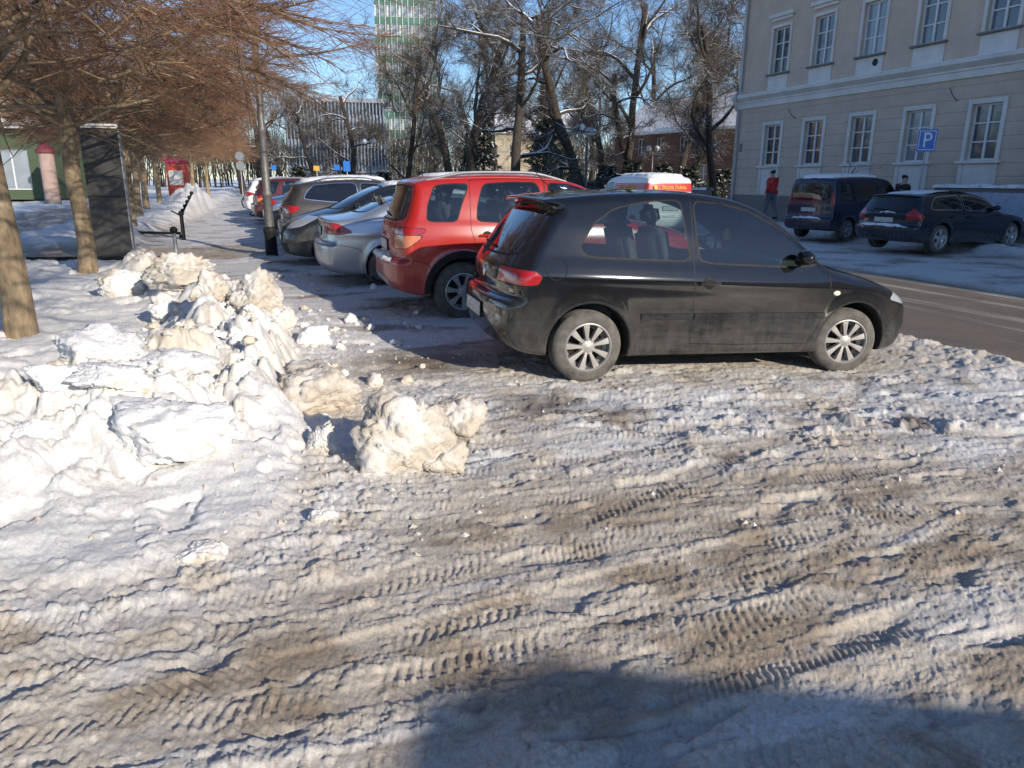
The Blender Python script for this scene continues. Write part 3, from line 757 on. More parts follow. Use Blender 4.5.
    # front and rear bumper skins
    for nm,poly,mat in sp.get('bumpers',[]):
        pl=chaikin(poly,1); i,M=cutout(M,lambda v:polysdf(v[:,0],v[:,2],pl)); part(nm,i,mat or P)
    # wheel wells and floor in matt black
    for wx in sp['wx']:
        for s in (1,-1):
            i,M=clip(M,lambda v:np.maximum(np.maximum(np.hypot(v[:,0]-wx,v[:,2]-sp['wr'])-sp['arch']-.002,np.abs(v[:,1])-sp['W']/2+.05),-v[:,1]*s)); part('wheel_well',i,DRK)
    i,M=clip(M,lambda v:v[:,2]-min(p[1] for p in sp['profile'])-.012); part('underbody',i,DRK); part('body',M,P); part('door_seams',merge(*trims),BLK)
    # snow lying on the car
    for poly,th in sp.get('snow',[]):
        pl=chaikin(poly,2); fn=lambda v:np.maximum(polysdf(v[:,0],np.abs(v[:,1]),pl)+.05*fbm(v[:,0]*5+th*99,v[:,1]*5,4),.55-v[:,2]*0-1)
        fullM=sp['_full']
        i,_=clip(fullM,fn); i,_=clip(i,lambda v:sp.get('snowz',.9)-v[:,2]); i,_=clip(i,lambda v:-.35+0*v[:,2]) if False else (i,None)
        keep=(i[1][i[2]][:,:,2].mean(1)>.35) if len(i[2]) else None
        if keep is None or not keep.any(): continue
        i=compact(i[0],i[1],i[2][keep]); f=fn(i[0]); t=th*sstep(0,.07,-f)*(1+.5*fbm(i[0][:,0]*6,i[0][:,1]*6,3))+.002
        v=i[0]+i[1]*t[:,None]; link('snow_cap',fastmesh('snow_cap',v+off,i[2],MS,True),root)
    # wheels
    tm=tyre_mat(sp.get('tyredirt',.5)); dbl=sp.get('double',False)
    for k,wx in enumerate(sp['wx']):
        for s in (1,-1):
            y=min(sh.sy(wx+sp['arch']*1.06,sp['wr']),sp['W']/2)-.012-sp['tw']/2
            make_wheel(root,(wx-L/2,s*y,sp['wr']-.012),s,sp['wr'],sp['tw'],sp['rim'],sp['spokes'],sp.get('rimmat',RIMS),tm,sp.get('steer',0) if k==1 else 0,dbl)
    # mirrors
    mx,mz=sp['mirror']
    for s in (1,-1):
        y=sh.sy(mx,mz-.03); mb=MB(); mb.ball((mx-L/2-.02,s*(y+.10),mz+.02),.10,16,10,(.62,.95,.62)); o=mb.build('mirror',sp.get('mirrormat',P),root,True)
        mb=MB(); mb.box(mx-L/2-.03,mx-L/2+.03,min(s*(y-.03),s*(y+.06)),max(s*(y-.03),s*(y+.06)),mz-.05,mz-.01); mb.build('mirror_foot',BLK,o,True,.01)
    # plates, wipers, rails, aerial
    for fr,pz in ((False,sp['plate'][0]),(True,sp['plate'][1])):
        if pz is None: continue
        x=sh.sx(0,pz,fr); e=.012 if fr else -.012; mb=MB(); mb.box(min(x,x+e)-L/2-.004,max(x,x+e)-L/2+.004,-.26,.26,pz-.057,pz+.057); pl_=mb.build('number_plate',PLT,root,False,.004)
        mb=MB(); mb.box(min(x,x+e*.5)-L/2-.005,max(x,x+e*.5)-L/2+.002,-.272,.272,pz-.068,pz+.068); mb.build('plate_frame',BLK,pl_,False,.004)
    if 'rails' in sp:
        x0,x1,yy,hh=sp['rails']
        for s in (1,-1):
            mb=MB(); pts=[]
            for k in range(13):
                f=k/12; xx=x0+(x1-x0)*f; pts.append((xx-L/2,s*yy,sh.sz(xx,yy)+hh*min(1,4*min(f,1-f))-.01))
            mb.tube(pts,.018,8); mb.build('roof_rail',sp.get('railmat',CHR),root,True)
    if 'aerial' in sp:
        ax_,al,an=sp['aerial']; z=sh.sz(ax_,0); mb=MB(); mb.tube([(ax_-L/2,0,z-.01),(ax_-L/2-al*math.sin(an),0,z+al*math.cos(an))],[.006,.003],6); mb.ball((ax_-L/2,0,z),.028,10,6,(1.4,1,.6)); mb.build('aerial',BLK,root,True)
    if 'wiper' in sp:
        wz=sp['wiper']; pts=[]
        for k in range(6):
            yy=-.05+.42*k/5; z=wz+.02*k/5; pts.append((sh.sx(yy,z,False)-L/2-.015,yy,z))
        mb=MB(); mb.tube(pts,.011,6); mb.build('rear_wiper',BLK,root,True)
    for fn in sp.get('extras',[]): fn(sh,root,-L/2)
    # cabin
    zf=sp.get('seatz',.55)
    for (sx_,bench) in sp['seats']:
        if bench: link('rear_seat',seat_mesh(sx_-L/2,0,zf,Wd*.72,.3,True,True),root)
        else:
            for s in (1,-1): link('front_seat',seat_mesh(sx_-L/2,s*.36,zf,.48,.28),root)
    dx=sp['dash']; mb=MB(); mb.box(dx-L/2-.05,dx-L/2+.35,-Wd*.40,Wd*.40,zf+.05,sp['dashz']); mb.build('dashboard',INT,root,True,.06)
    mb=MB(); mb.lathe([(.185+.014*math.cos(q),.014*math.sin(q)) for q in np.linspace(0,2*PI,9)],24,Matrix.Translation((dx-L/2-.16,.36,sp['dashz']-.02))@Matrix.Rotation(R(-65),4,'Y')); mb.build('steering_wheel',BLK,root,True)
    return root,sh
def prep(sp):
    sp['_full']=Shell(sp).mesh() if sp.get('snow') else None; return sp
def spot(px,py,z=0): return gp(px,py,z)
def place_from_wheel(P,heading,sp,wheel=0,side=-1):
    """centre of the car when the outer contact of one wheel stands on P"""
    lx=sp['wx'][wheel]-sp['L']/2; ly=side*(sp['W']/2-.03); c,s=math.cos(heading),math.sin(heading)
    x=P[0]-(lx*c-ly*s); y=P[1]-(lx*s+ly*c); return (x,y,0)
# ---------------------------------------------------------------- the black three-door hatchback
P_BLACK=paint('black_paint',(.006,.006,.007),.0,.22,(.27,.255,.225),.08,.12,.84)
def strip_on(sh,root,ox,x0,x1,z0,mat,nm='rub_strip',h=.028,out=.011):
    for s in (1,-1):
        mb=MB(); n=12; vs=[];fs=[]
        for k in range(n+1):
            xx=x0+(x1-x0)*k/n
            for dz,dy in ((-h,-.004),(-h*.8,out),(h*.8,out+.002),(h,-.004)): vs.append((xx+ox,s*(sh.sy(xx,z0+dz)+dy),z0+dz))
        for k in range(n):
            for j in range(3): fs.append((k*4+j,k*4+j+1,k*4+j+5,k*4+j+4))
        mb.add(vs,fs); mb.build(nm,mat,root,True)
def hatch_extras(sh,root,ox):
    strip_on(sh,root,ox,1.12,1.55,.53,P_BLACK)
    # round fuel flap on the right rear wing (ring line) and side blinker
    for s in (-1,):
        y=lambda x,z:s*(sh.sy(x,z)+.002); mb=MB(); pts=[(.40+ox+.085*math.cos(q),y(.40+.085*math.cos(q),.90+.085*math.sin(q)),.90+.085*math.sin(q)) for q in np.linspace(0,2*PI,25)]
        mb.tube(pts,.0035,5,False); mb.build('fuel_flap_seam',BLK,root,True)
    for s in (1,-1):
        mb=MB(); mb.ball((2.93+ox,s*(sh.sy(2.93,.72)+.004),.72),.035,12,8,(1.0,.25,.62)); mb.build('side_blinker',simple('white_lens',(.75,.72,.62),.2),root,True)
    mb=MB(); mb.box(2.30+ox,2.34+ox,-.13,.13,1.27,1.34); mb.build('rear_view_mirror',BLK,root,False,.01)
    x=sh.sx(.0,.80,False); mb=MB(); mb.lathe([(.05,0),(.05,.008),(.03,.012),(.001,.012)],20,Matrix.Translation((x+ox,0,.80))@Matrix.Rotation(R(-90),4,'Y')); mb.build('round_badge',CHR,root,True)
RIMH=simple('dull_wheel_cover',(.36,.35,.33),.45,.45,.25,9)
HATCH=dict(L=3.95,W=1.70,H=1.445,res=.0155,paint=P_BLACK,
 profile=[(3.72,.19),(3.86,.22),(3.93,.32),(3.95,.45),(3.93,.57),(3.88,.66),(3.78,.735),(3.55,.82),(3.25,.895),(2.98,.965),(2.80,1.06),(2.50,1.225),(2.22,1.345),(1.95,1.41),(1.6,1.438),(1.2,1.432),(.8,1.412),(.50,1.385),(.30,1.362),(.285,1.345),(.40,1.315),(.33,1.26),(.20,1.11),(.09,.97),(.03,.88),(.015,.76),(.02,.68),(-.045,.63),(-.06,.52),(-.04,.38),(.02,.27),(.2,.21),(.7,.19),(2.0,.19),(3.2,.19)],
 wtab=[(.10,.93),(.22,.955),(.40,.985),(.58,1.0),(.74,.998),(.86,.975),(.95,.935),(1.02,.905),(1.15,.85),(1.28,.785),(1.38,.725),(1.6,.56)],
 rise=.10,pf=.11,pr=.055,cf=.26,cr=.13,k=.065,flare=.012,crease=[(.80,.008,.05)],
 wx=[.70,3.16],wr=.292,arch=.345,tw=.185,rim=.195,spokes=9,rimmat=RIMH,tyredirt=.5,steer=R(-9),
 windows=[('window',[(.60,1.04),(.72,1.19),(.90,1.295),(1.2,1.352),(1.47,1.366),(1.50,1.18),(1.535,.965),(1.1,.975),(.66,.985)],None),
          ('window',[(1.60,1.362),(1.85,1.352),(2.10,1.305),(2.36,1.20),(2.62,1.065),(2.76,.955),(2.5,.935),(1.64,.955),(1.61,1.1)],0)],
 doors=[[(1.57,1.41),(1.57,.9),(1.58,.30),(2.0,.285),(2.72,.285),(2.80,.5),(2.86,.75),(2.86,.93),(2.70,1.02),(2.42,1.19),(2.15,1.31),(1.9,1.365)]],
 handles=[(1.70,.80)],strip=.53,sharpdoors=True,
 ends=[('windshield',GL1,[(-1,.99),(.66,.985),(.60,1.2),(.53,1.375),(-1,1.385)],2.0,'front'),
       ('rear_window',GL2,[(-1,.95),(.60,.97),(.57,1.15),(.54,1.30),(-1,1.305)],.46,'rear'),
       ('tail_light',REDL,[(-.3,.785),(.10,.765),(.26,.775),(.29,.84),(.24,.88),(.10,.89),(-.3,.88)],.42,'side'),
       ('headlight',CLRL,[(3.5,.66),(3.62,.775),(3.95,.74),(4.2,.60),(3.75,.60)],.36,'side'),
       ('grille',BLK,[(-1,.58),(.30,.58),(.26,.67),(-1,.67)],3.5,'front'),('air_intake',BLK,[(-1,.25),(.55,.25),(.5,.36),(-1,.36)],3.5,'front')],
 sidepanels=[],zones=[('spoiler',P_BLACK,lambda v,sh:np.maximum(np.maximum(v[:,0]-.50,1.322-v[:,2]),np.abs(v[:,1])-.60))],
 bumpers=[('rear_bumper',[(-.3,.655),(.12,.66),(.32,.63),(.37,.55),(.36,.1),(-.3,.1)],None),('front_bumper',[(4.3,.58),(3.62,.585),(3.52,.50),(3.5,.1),(4.3,.1)],None)],
 mirror=(2.56,.98),plate=(.50,.44),aerial=(.62,.24,R(50)),wiper=1.0,seats=[(1.75,False),(.95,True)],dash=2.45,dashz=.97,extras=[hatch_extras])

def taller(o):
    if isinstance(o,(list,tuple)):
        if len(o)==2 and all(isinstance(v,(int,float)) for v in o): return (o[0],o[1] if o[1]<.9 else .9+(o[1]-.9)*1.15)
        return type(o)(taller(v) for v in o)
    return o
for k in ('profile','windows','doors'): HATCH[k]=taller(HATCH[k])
HATCH['ends']=[(n,m,taller(p),c,e) for n,m,p,c,e in HATCH['ends']]; HATCH['wtab']=[(z if z<.9 else .9+(z-.9)*1.15,w) for z,w in HATCH['wtab']]
HATCH['H']=1.54; HATCH['mirror']=(2.56,1.0); HATCH['wiper']=1.01; HATCH['zones']=[('spoiler',P_BLACK,lambda v,sh:np.maximum(np.maximum(v[:,0]-.50,1.385-v[:,2]),np.abs(v[:,1])-.60))]
HA=R(15.0)
c=place_from_wheel(gp(591,380),HA,HATCH)
GC='cars parked in the snowy bays'
hb,_=make_car('hatchback',HATCH,'dirty black three door hatchback nearest the camera','car',c,HA,GC)
hb.scale=(1.045,)*3; hb.rotation_euler=(0,R(1.9),HA); hb.location.z=-.045
def freshener():
    p=hb.matrix_basis@Vector((2.30-HATCH['L']/2,-.02,1.26)); o=thing('air_freshener','yellow tag hanging from the mirror inside the black hatchback','air freshener',p,HA)
    mb=MB(); mb.tube([(0,0,0),(0,0,-.06)],.003,5); mb.build('cord',BLK,o); mb=MB(); mb.prism([(-.03,-.17),(.03,-.17),(.045,-.12),(.02,-.06),(-.02,-.06),(-.045,-.12)],-.004,.004,Matrix.Rotation(R(90),4,'X')); mb.build('tag',simple('yellow_card',(.75,.62,.08),.6),o)
freshener()
# ---------------------------------------------------------------- red crossover
P_RED=paint('red_paint',(.38,.014,.008),.0,.38,(.23,.19,.15),.2,.2,.9)
def red_extras(sh,root,ox):
    # dark cladding over the arches
    for wx in sh.sp['wx']:
        for s in (1,-1):
            mb=MB(); n=22; vs=[];fs=[]
            for k in range(n+1):
                q=PI*(-.02+1.04*k/n); 
                for rr,dy in ((sh.sp['arch']-.01,.0),(sh.sp['arch']+.0,.022),(sh.sp['arch']+.055,.020),(sh.sp['arch']+.075,.0)):
                    x=wx+rr*math.cos(q); z=sh.sp['wr']+rr*math.sin(q); x0=wx+(sh.sp['arch']+.05)*math.cos(q); z0=sh.sp['wr']+(sh.sp['arch']+.05)*math.sin(q)
                    vs.append((x+ox,s*(sh.sy(x0,max(z0,.25))+dy),z))
            for k in range(n):
                for j in range(3): fs.append((k*4+j,k*4+j+1,k*4+j+5,k*4+j+4))
            mb.add(vs,fs); mb.build('arch_cladding',BLK,root,True)
    strip_on(sh,root,ox,1.18,2.9,.27,BLK,'sill_cladding',.06,.02)
    mb=MB(); mb.tube([(-.10+ox,0,.36),(-.02+ox,0,.34),(.2+ox,0,.32)],[.022,.02,.02],8); mb.ball((-.11+ox,0,.385),.028); mb.build('tow_bar',BLK,root,True)
RED=dict(L=4.14,W=1.755,H=1.60,res=.021,paint=P_RED,glass=GL1,tint=False,
 profile=[(3.9,.24),(4.07,.28),(4.13,.40),(4.14,.55),(4.11,.70),(4.0,.83),(3.7,.94),(3.3,1.03),(3.02,1.09),(2.8,1.2),(2.5,1.38),(2.25,1.50),(1.9,1.575),(1.5,1.60),(1.0,1.595),(.6,1.57),(.33,1.53),(.27,1.50),(.24,1.40),(.15,1.16),(.08,1.05),(.055,.95),(.05,.80),(.055,.70),(-.02,.66),(-.03,.55),(-.02,.42),(.06,.32),(.25,.27),(.8,.25),(2.2,.24),(3.2,.24)],
 wtab=[(.12,.93),(.25,.96),(.45,.99),(.70,1.0),(.88,.985),(1.0,.955),(1.08,.925),(1.2,.885),(1.35,.83),(1.48,.77),(1.58,.70),(1.8,.5)],
 rise=.08,pf=.10,pr=.05,cf=.24,cr=.14,k=.07,flare=.03,wx=[.80,3.30],wr=.325,arch=.37,tw=.205,rim=.205,spokes=7,rimmat=RIMD,tyredirt=.35,
 windows=[('window',[(.42,1.09),(.44,1.25),(.53,1.455),(.75,1.475),(.90,1.47),(.80,1.25),(.74,1.085)],None),
          ('window',[(.98,1.09),(1.0,1.25),(1.08,1.475),(1.4,1.495),(1.72,1.49),(1.76,1.06),(1.3,1.07)],0),
          ('window',[(1.84,1.49),(2.1,1.47),(2.35,1.40),(2.62,1.25),(2.85,1.08),(2.84,1.04),(1.86,1.06)],1)],
 doors=[[(.92,1.52),(.90,1.0),(.98,.72),(1.14,.55),(1.2,.36),(1.78,.36),(1.80,.9),(1.79,1.53),(1.3,1.535)],[(1.805,1.53),(1.80,.36),(2.8,.36),(2.92,.6),(2.96,.95),(2.92,1.10),(2.66,1.27),(2.38,1.44),(2.1,1.515)]],
 handles=[(1.08,.93),(1.92,.91)],sharpdoors=True,
 ends=[('windshield',GL1,[(-1,1.12),(.70,1.10),(.62,1.32),(.56,1.52),(-1,1.535)],2.0,'front'),
       ('rear_window',GL2,[(-1,1.10),(.64,1.09),(.62,1.28),(.57,1.45),(-1,1.46)],.9,'rear'),
       ('tail_light',REDL,[(-.3,1.00),(.20,1.02),(.40,1.01),(.38,.965),(.30,.94),(-.3,.94)],.50,'side'),
       ('indicator',AMBL,[(-.3,.94),(.30,.94),(.37,.93),(.28,.86),(.17,.79),(-.3,.78)],.55,'side'),
       ('headlight',CLRL,[(3.55,.86),(3.7,.93),(4.2,.80),(4.3,.66),(3.8,.68)],.42,'side'),
       ('grille',BLK,[(-1,.60),(.38,.60),(.36,.74),(-1,.74)],3.5,'front'),('air_intake',BLK,[(-1,.30),(.5,.30),(.5,.46),(-1,.46)],3.5,'front'),
       ('skid_plate',simple('grey_plastic',(.32,.32,.32),.5),[(-1,.28),(.42,.28),(.50,.46),(-1,.46)],.5,'rear')],
 bumpers=[('rear_bumper',[(-.3,.66),(.25,.67),(.44,.62),(.44,.1),(-.3,.1)],None),('front_bumper',[(4.4,.62),(3.75,.63),(3.66,.5),(3.66,.1),(4.4,.1)],None)],
 snow=[([(.5,-1),(.5,.42),(2.0,.44),(2.0,-1)],.02),([(-.2,-1),(-.2,.7),(.06,.66),(.06,-1)],.03)],snowz=.6,
 mirror=(2.62,1.08),plate=(.80,.5),aerial=(.55,.28,R(50)),wiper=1.13,seats=[(1.85,False),(1.05,True)],dash=2.55,dashz=1.08,seatz=.62,rails=(.45,2.1,.60,.05),railmat=simple('rail_grey',(.30,.30,.31),.4,.6),extras=[red_extras])
c=place_from_wheel(gp(468,321),R(17),RED)
rc,_=make_car('crossover',prep(RED),'red five door crossover with roof rails behind the black hatchback','car',c,R(17),GC)
rc.scale=(1.05,)*3; rc.location.z=.035
# ---------------------------------------------------------------- silver saloon
P_SIL=paint('silver_paint',(.50,.51,.53),.75,.30,(.30,.28,.25),.28,.2,.8)
SILV=dict(L=4.80,W=1.84,H=1.47,res=.024,paint=P_SIL,glass=GL2,
 profile=[(4.5,.2),(4.72,.24),(4.79,.36),(4.80,.50),(4.75,.66),(4.55,.76),(4.1,.88),(3.6,.96),(3.4,1.0),(3.1,1.16),(2.75,1.34),(2.4,1.43),(2.0,1.465),(1.6,1.45),(1.2,1.38),(.85,1.25),(.55,1.13),(.30,1.09),(.08,1.075),(.05,1.05),(.07,.95),(.06,.78),(.04,.72),(-.03,.68),(-.04,.52),(-.01,.36),(.1,.26),(.4,.22),(1.2,.2),(3.0,.2),(3.9,.2)],
 wtab=[(.1,.93),(.25,.96),(.45,.99),(.65,1.0),(.85,.985),(.97,.95),(1.05,.90),(1.15,.85),(1.28,.78),(1.4,.70),(1.6,.5)],rise=.10,pf=.10,pr=.07,cf=.28,cr=.20,k=.07,flare=.02,crease=[(.80,.008,.05)],
 wx=[1.03,3.77],wr=.33,arch=.365,tw=.21,rim=.215,spokes=10,rimmat=RIMS,
 windows=[('window',[(.95,1.06),(1.15,1.20),(1.45,1.31),(1.72,1.345),(1.82,1.03),(1.4,1.03)],0),('window',[(1.92,1.36),(2.3,1.35),(2.7,1.25),(3.05,1.08),(3.2,.98),(1.96,1.02)],1)],
 doors=[[(1.05,1.30),(1.2,.9),(1.45,.55),(1.6,.30),(1.87,.3),(1.87,1.40),(1.5,1.40)],[(1.885,1.41),(1.885,.3),(3.1,.3),(3.28,.7),(3.3,1.0),(3.1,1.12),(2.75,1.29),(2.4,1.38)]],handles=[(1.4,.86),(2.02,.84)],sharpdoors=True,
 ends=[('windshield',GL2,[(-1,1.03),(.70,1.02),(.62,1.2),(.56,1.38),(-1,1.40)],2.5,'front'),('rear_window',GL2,[(-1,1.16),(.60,1.15),(.58,1.25),(.52,1.37),(-1,1.385)],1.6,'rear'),
       ('tail_light',REDL,[(-.3,1.0),(.05,1.01),(.30,.985),(.50,.86),(.30,.83),(-.3,.84)],.50,'side'),('headlight',CLRL,[(4.1,.76),(4.3,.86),(4.7,.74),(4.9,.62),(4.4,.62)],.42,'side'),
       ('grille',BLK,[(-1,.48),(.42,.48),(.38,.68),(-1,.68)],4.2,'front')],
 bumpers=[('rear_bumper',[(-.3,.66),(.35,.67),(.62,.60),(.62,.1),(-.3,.1)],None)],
 snow=[([(1.5,-1),(1.5,.58),(2.5,.6),(2.5,-1)],.03)],snowz=1.0,
 mirror=(3.02,1.03),plate=(.86,.5),seats=[(2.3,False),(1.4,True)],dash=3.0,dashz=1.0,seatz=.55,chrome=False)
def row(a,b,ang,sp,rear=True):
    """middle of a car whose rear (or nose) stands at street position a,b"""
    x,y=ab(a,b); L=sp['L']/2; c,s=math.cos(ang),math.sin(ang); f=1 if rear else -1
    return (x+f*L*c,y+f*L*s,0)
AN=math.atan2(SN[1],SN[0])
make_car('saloon',prep(SILV),'silver saloon with snow on its roof parked left of the red crossover','car',row(12.3,1.05,AN-R(2),SILV),AN-R(2),GC)
# ---------------------------------------------------------------- black one-box car, nose towards the pavement
P_MPV=paint('anthracite_paint',(.022,.024,.028),.3,.5,(.2,.18,.16),.2,.2,.85)
MPV=dict(L=4.5,W=1.83,H=1.60,res=.026,paint=P_MPV,glass=GL2,
 profile=[(4.25,.22),(4.43,.26),(4.49,.38),(4.50,.55),(4.46,.70),(4.36,.84),(4.1,.96),(3.75,1.06),(3.5,1.13),(3.1,1.33),(2.7,1.49),(2.3,1.57),(1.8,1.60),(1.2,1.58),(.7,1.53),(.35,1.46),(.2,1.3),(.09,1.08),(.05,.9),(.04,.7),(-.02,.62),(-.02,.45),(.05,.3),(.3,.24),(1.2,.22),(3.2,.22)],
 wtab=[(.1,.93),(.25,.96),(.45,.99),(.7,1.0),(.9,.985),(1.02,.95),(1.1,.91),(1.25,.85),(1.4,.78),(1.53,.70),(1.8,.5)],rise=.12,pf=.11,pr=.06,cf=.32,cr=.15,k=.08,flare=.02,wx=[.9,3.62],wr=.325,arch=.365,tw=.21,rim=.21,spokes=8,rimmat=RIMS,
 windows=[('window',[(.5,1.15),(.6,1.38),(1.0,1.45),(1.65,1.48),(1.7,1.1),(1.0,1.12)],0),('window',[(1.8,1.48),(2.3,1.47),(2.7,1.39),(3.1,1.20),(3.3,1.06),(1.82,1.08)],1)],
 doors=[[(.95,1.0),(1.2,.6),(1.3,.32),(1.73,.32),(1.73,1.53),(1.0,1.50)],[(1.75,1.53),(1.75,.32),(3.0,.32),(3.2,.7),(3.4,1.05),(3.1,1.25),(2.7,1.44),(2.3,1.51)]],handles=[(1.2,.93),(1.88,.91)],sharpdoors=True,
 ends=[('windshield',GL2,[(-1,1.12),(.74,1.10),(.66,1.3),(.58,1.50),(-1,1.52)],2.4,'front'),('rear_window',GL2,[(-1,1.1),(.62,1.1),(.58,1.4),(-1,1.42)],1,'rear'),
       ('headlight',CLRL,[(3.78,.96),(4.0,.98),(4.35,.90),(4.8,.80),(4.8,.66),(4.2,.76)],.42,'side'),('tail_light',REDL,[(-.3,1.1),(.2,1.1),(.25,.8),(-.3,.8)],.5,'side'),
       ('grille',BLK,[(-1,.62),(.36,.62),(.40,.76),(-1,.76)],4.0,'front'),('air_intake',BLK,[(-1,.30),(.6,.30),(.55,.48),(-1,.48)],4.0,'front')],
 bumpers=[('front_bumper',[(4.8,.66),(4.1,.66),(4.0,.5),(4.0,.1),(4.8,.1)],None)],snow=[([(1.2,-1),(1.2,.6),(2.5,.6),(2.5,-1)],.035)],snowz=1.1,
 mirror=(3.12,1.12),plate=(.8,.55),seats=[(2.4,False),(1.4,True)],dash=3.1,dashz=1.1,seatz=.62)
make_car('people_carrier',prep(MPV),'black people carrier facing the pavement beyond the silver saloon','car',row(15.2,.62,AN+PI,MPV,False),AN+PI,GC)
# ---------------------------------------------------------------- dark brown SUV
P_SUV=paint('brown_grey_paint',(.075,.068,.062),.5,.45,(.22,.20,.18),.25,.2,.9)
SUV=dict(L=4.65,W=1.88,H=1.68,res=.027,paint=P_SUV,glass=GL2,chrome=True,
 profile=[(4.4,.28),(4.58,.32),(4.64,.45),(4.65,.65),(4.60,.85),(4.4,.97),(3.9,1.05),(3.4,1.12),(3.1,1.27),(2.75,1.5),(2.4,1.62),(1.9,1.675),(1.3,1.665),(.8,1.62),(.42,1.56),(.36,1.52),(.30,1.40),(.12,1.14),(.06,1.02),(.05,.86),(.05,.76),(-.02,.72),(-.02,.52),(.04,.38),(.3,.3),(1.2,.28),(3.4,.28)],
 wtab=[(.15,.93),(.3,.965),(.5,.99),(.75,1.0),(.95,.985),(1.05,.955),(1.13,.92),(1.3,.85),(1.45,.79),(1.6,.70),(1.85,.5)],rise=.08,pf=.10,pr=.06,cf=.26,cr=.18,k=.08,flare=.03,wx=[.95,3.72],wr=.36,arch=.40,tw=.235,rim=.24,spokes=5,double=True,rimmat=RIMD,
 windows=[('window',[(.52,1.22),(.60,1.36),(.75,1.50),(1.2,1.545),(1.66,1.555),(1.72,1.14),(1.1,1.16)],0),('window',[(1.76,1.555),(2.3,1.53),(2.65,1.42),(2.95,1.2),(3.05,1.1),(1.80,1.14)],1)],
 doors=[[(.98,1.0),(1.2,.8),(1.4,.42),(1.72,.42),(1.72,1.60),(1.0,1.56)],[(1.74,1.60),(1.74,.42),(3.0,.42),(3.15,.8),(3.2,1.1),(2.95,1.27),(2.66,1.47),(2.3,1.58)]],handles=[(1.2,.98),(1.9,.97)],sharpdoors=True,
 ends=[('windshield',GL2,[(-1,1.2),(.72,1.16),(.64,1.35),(.58,1.56),(-1,1.58)],2.2,'front'),('rear_window',GL2,[(-1,1.17),(.64,1.16),(.60,1.34),(.56,1.46),(-1,1.48)],1,'rear'),
       ('tail_light',REDL,[(-.3,1.08),(.15,1.09),(.42,1.06),(.40,.98),(.2,.90),(-.3,.92)],.42,'side'),('headlight',CLRL,[(4.05,.9),(4.3,.96),(4.8,.85),(4.8,.75),(4.2,.78)],.42,'side'),('grille',BLK,[(-1,.62),(.4,.62),(.4,.86),(-1,.86)],4.2,'front')],
 bumpers=[('rear_bumper',[(-.3,.70),(.35,.71),(.55,.62),(.55,.1),(-.3,.1)],None)],snow=[([(.5,-1),(.5,.62),(2.4,.62),(2.4,-1)],.05)],snowz=1.1,
 mirror=(2.95,1.16),plate=(.95,.6),seats=[(2.2,False),(1.2,True)],dash=2.9,dashz=1.1,seatz=.66,rails=(.6,2.3,.62,.05),railmat=CHR)
make_car('sport_utility_vehicle',prep(SUV),'dark brown sport utility vehicle with bright window trim and snowy roof','car',row(17.9,.72,AN,SUV),AN,GC)
# ---------------------------------------------------------------- estate car on the right
P_EST=paint('petrol_blue_paint',(.018,.028,.042),.5,.35,(.2,.19,.18),.2,.2,.8)
EST=dict(L=4.76,W=1.85,H=1.43,res=.024,paint=P_EST,glass=GL2,chrome=True,
 profile=[(4.5,.2),(4.68,.24),(4.75,.36),(4.76,.52),(4.72,.68),(4.55,.78),(4.1,.88),(3.55,.95),(3.4,.99),(3.1,1.15),(2.75,1.32),(2.4,1.40),(1.9,1.43),(1.3,1.425),(.8,1.40),(.45,1.37),(.30,1.35),(.34,1.30),(.26,1.18),(.10,.98),(.05,.92),(.07,.80),(.06,.68),(.04,.64),(-.03,.61),(-.03,.46),(.02,.33),(.2,.25),(1.2,.2),(3.4,.2)],
 wtab=[(.1,.93),(.25,.96),(.45,.99),(.65,1.0),(.80,.985),(.9,.955),(.98,.92),(1.1,.87),(1.22,.81),(1.34,.73),(1.55,.52)],rise=.08,pf=.10,pr=.06,cf=.26,cr=.2,k=.07,flare=.02,crease=[(.72,.008,.05)],wx=[1.0,3.87],wr=.335,arch=.37,tw=.22,rim=.23,spokes=5,double=True,rimmat=RIMS,
 windows=[('window',[(.62,1.06),(.70,1.18),(.85,1.29),(1.3,1.325),(1.72,1.335),(1.78,1.0),(1.2,1.01),(.68,1.02)],0),('window',[(1.82,1.335),(2.3,1.32),(2.7,1.23),(3.02,1.06),(3.15,.96),(1.86,.99)],1)],
 doors=[[(1.1,.95),(1.3,.7),(1.5,.32),(1.78,.32),(1.78,1.38),(1.0,1.36)],[(1.80,1.38),(1.80,.32),(3.1,.32),(3.25,.7),(3.28,.98),(3.05,1.1),(2.7,1.28),(2.3,1.36)]],handles=[(1.35,.83),(1.98,.82)],sharpdoors=True,
 ends=[('windshield',GL2,[(-1,1.02),(.70,1.0),(.62,1.2),(.56,1.35),(-1,1.37)],2.4,'front'),('rear_window',GL2,[(-1,.98),(.62,.97),(.60,1.12),(.55,1.27),(-1,1.28)],.9,'rear'),
       ('tail_light',REDL,[(-.3,1.18),(.16,1.18),(.24,1.10),(.26,.92),(.36,.88),(.34,.78),(-.3,.77)],.56,'side'),('headlight',CLRL,[(4.2,.72),(4.35,.82),(4.9,.74),(4.9,.62),(4.4,.62)],.42,'side'),('grille',BLK,[(-1,.45),(.42,.45),(.42,.66),(-1,.66)],4.2,'front')],
 bumpers=[('rear_bumper',[(-.3,.60),(.35,.61),(.6,.55),(.6,.1),(-.3,.1)],None)],snow=[([(-.2,-1),(-.2,.74),(.07,.70),(.07,-1)],.05),([(.5,-1),(.5,.5),(2.0,.45),(1.8,-1)],.02)],snowz=.55,
 mirror=(2.98,1.02),plate=(.76,.5),wiper=1.0,seats=[(2.25,False),(1.3,True)],dash=2.95,dashz=.98,seatz=.5,rails=(.7,2.2,.60,.035),railmat=BLK)
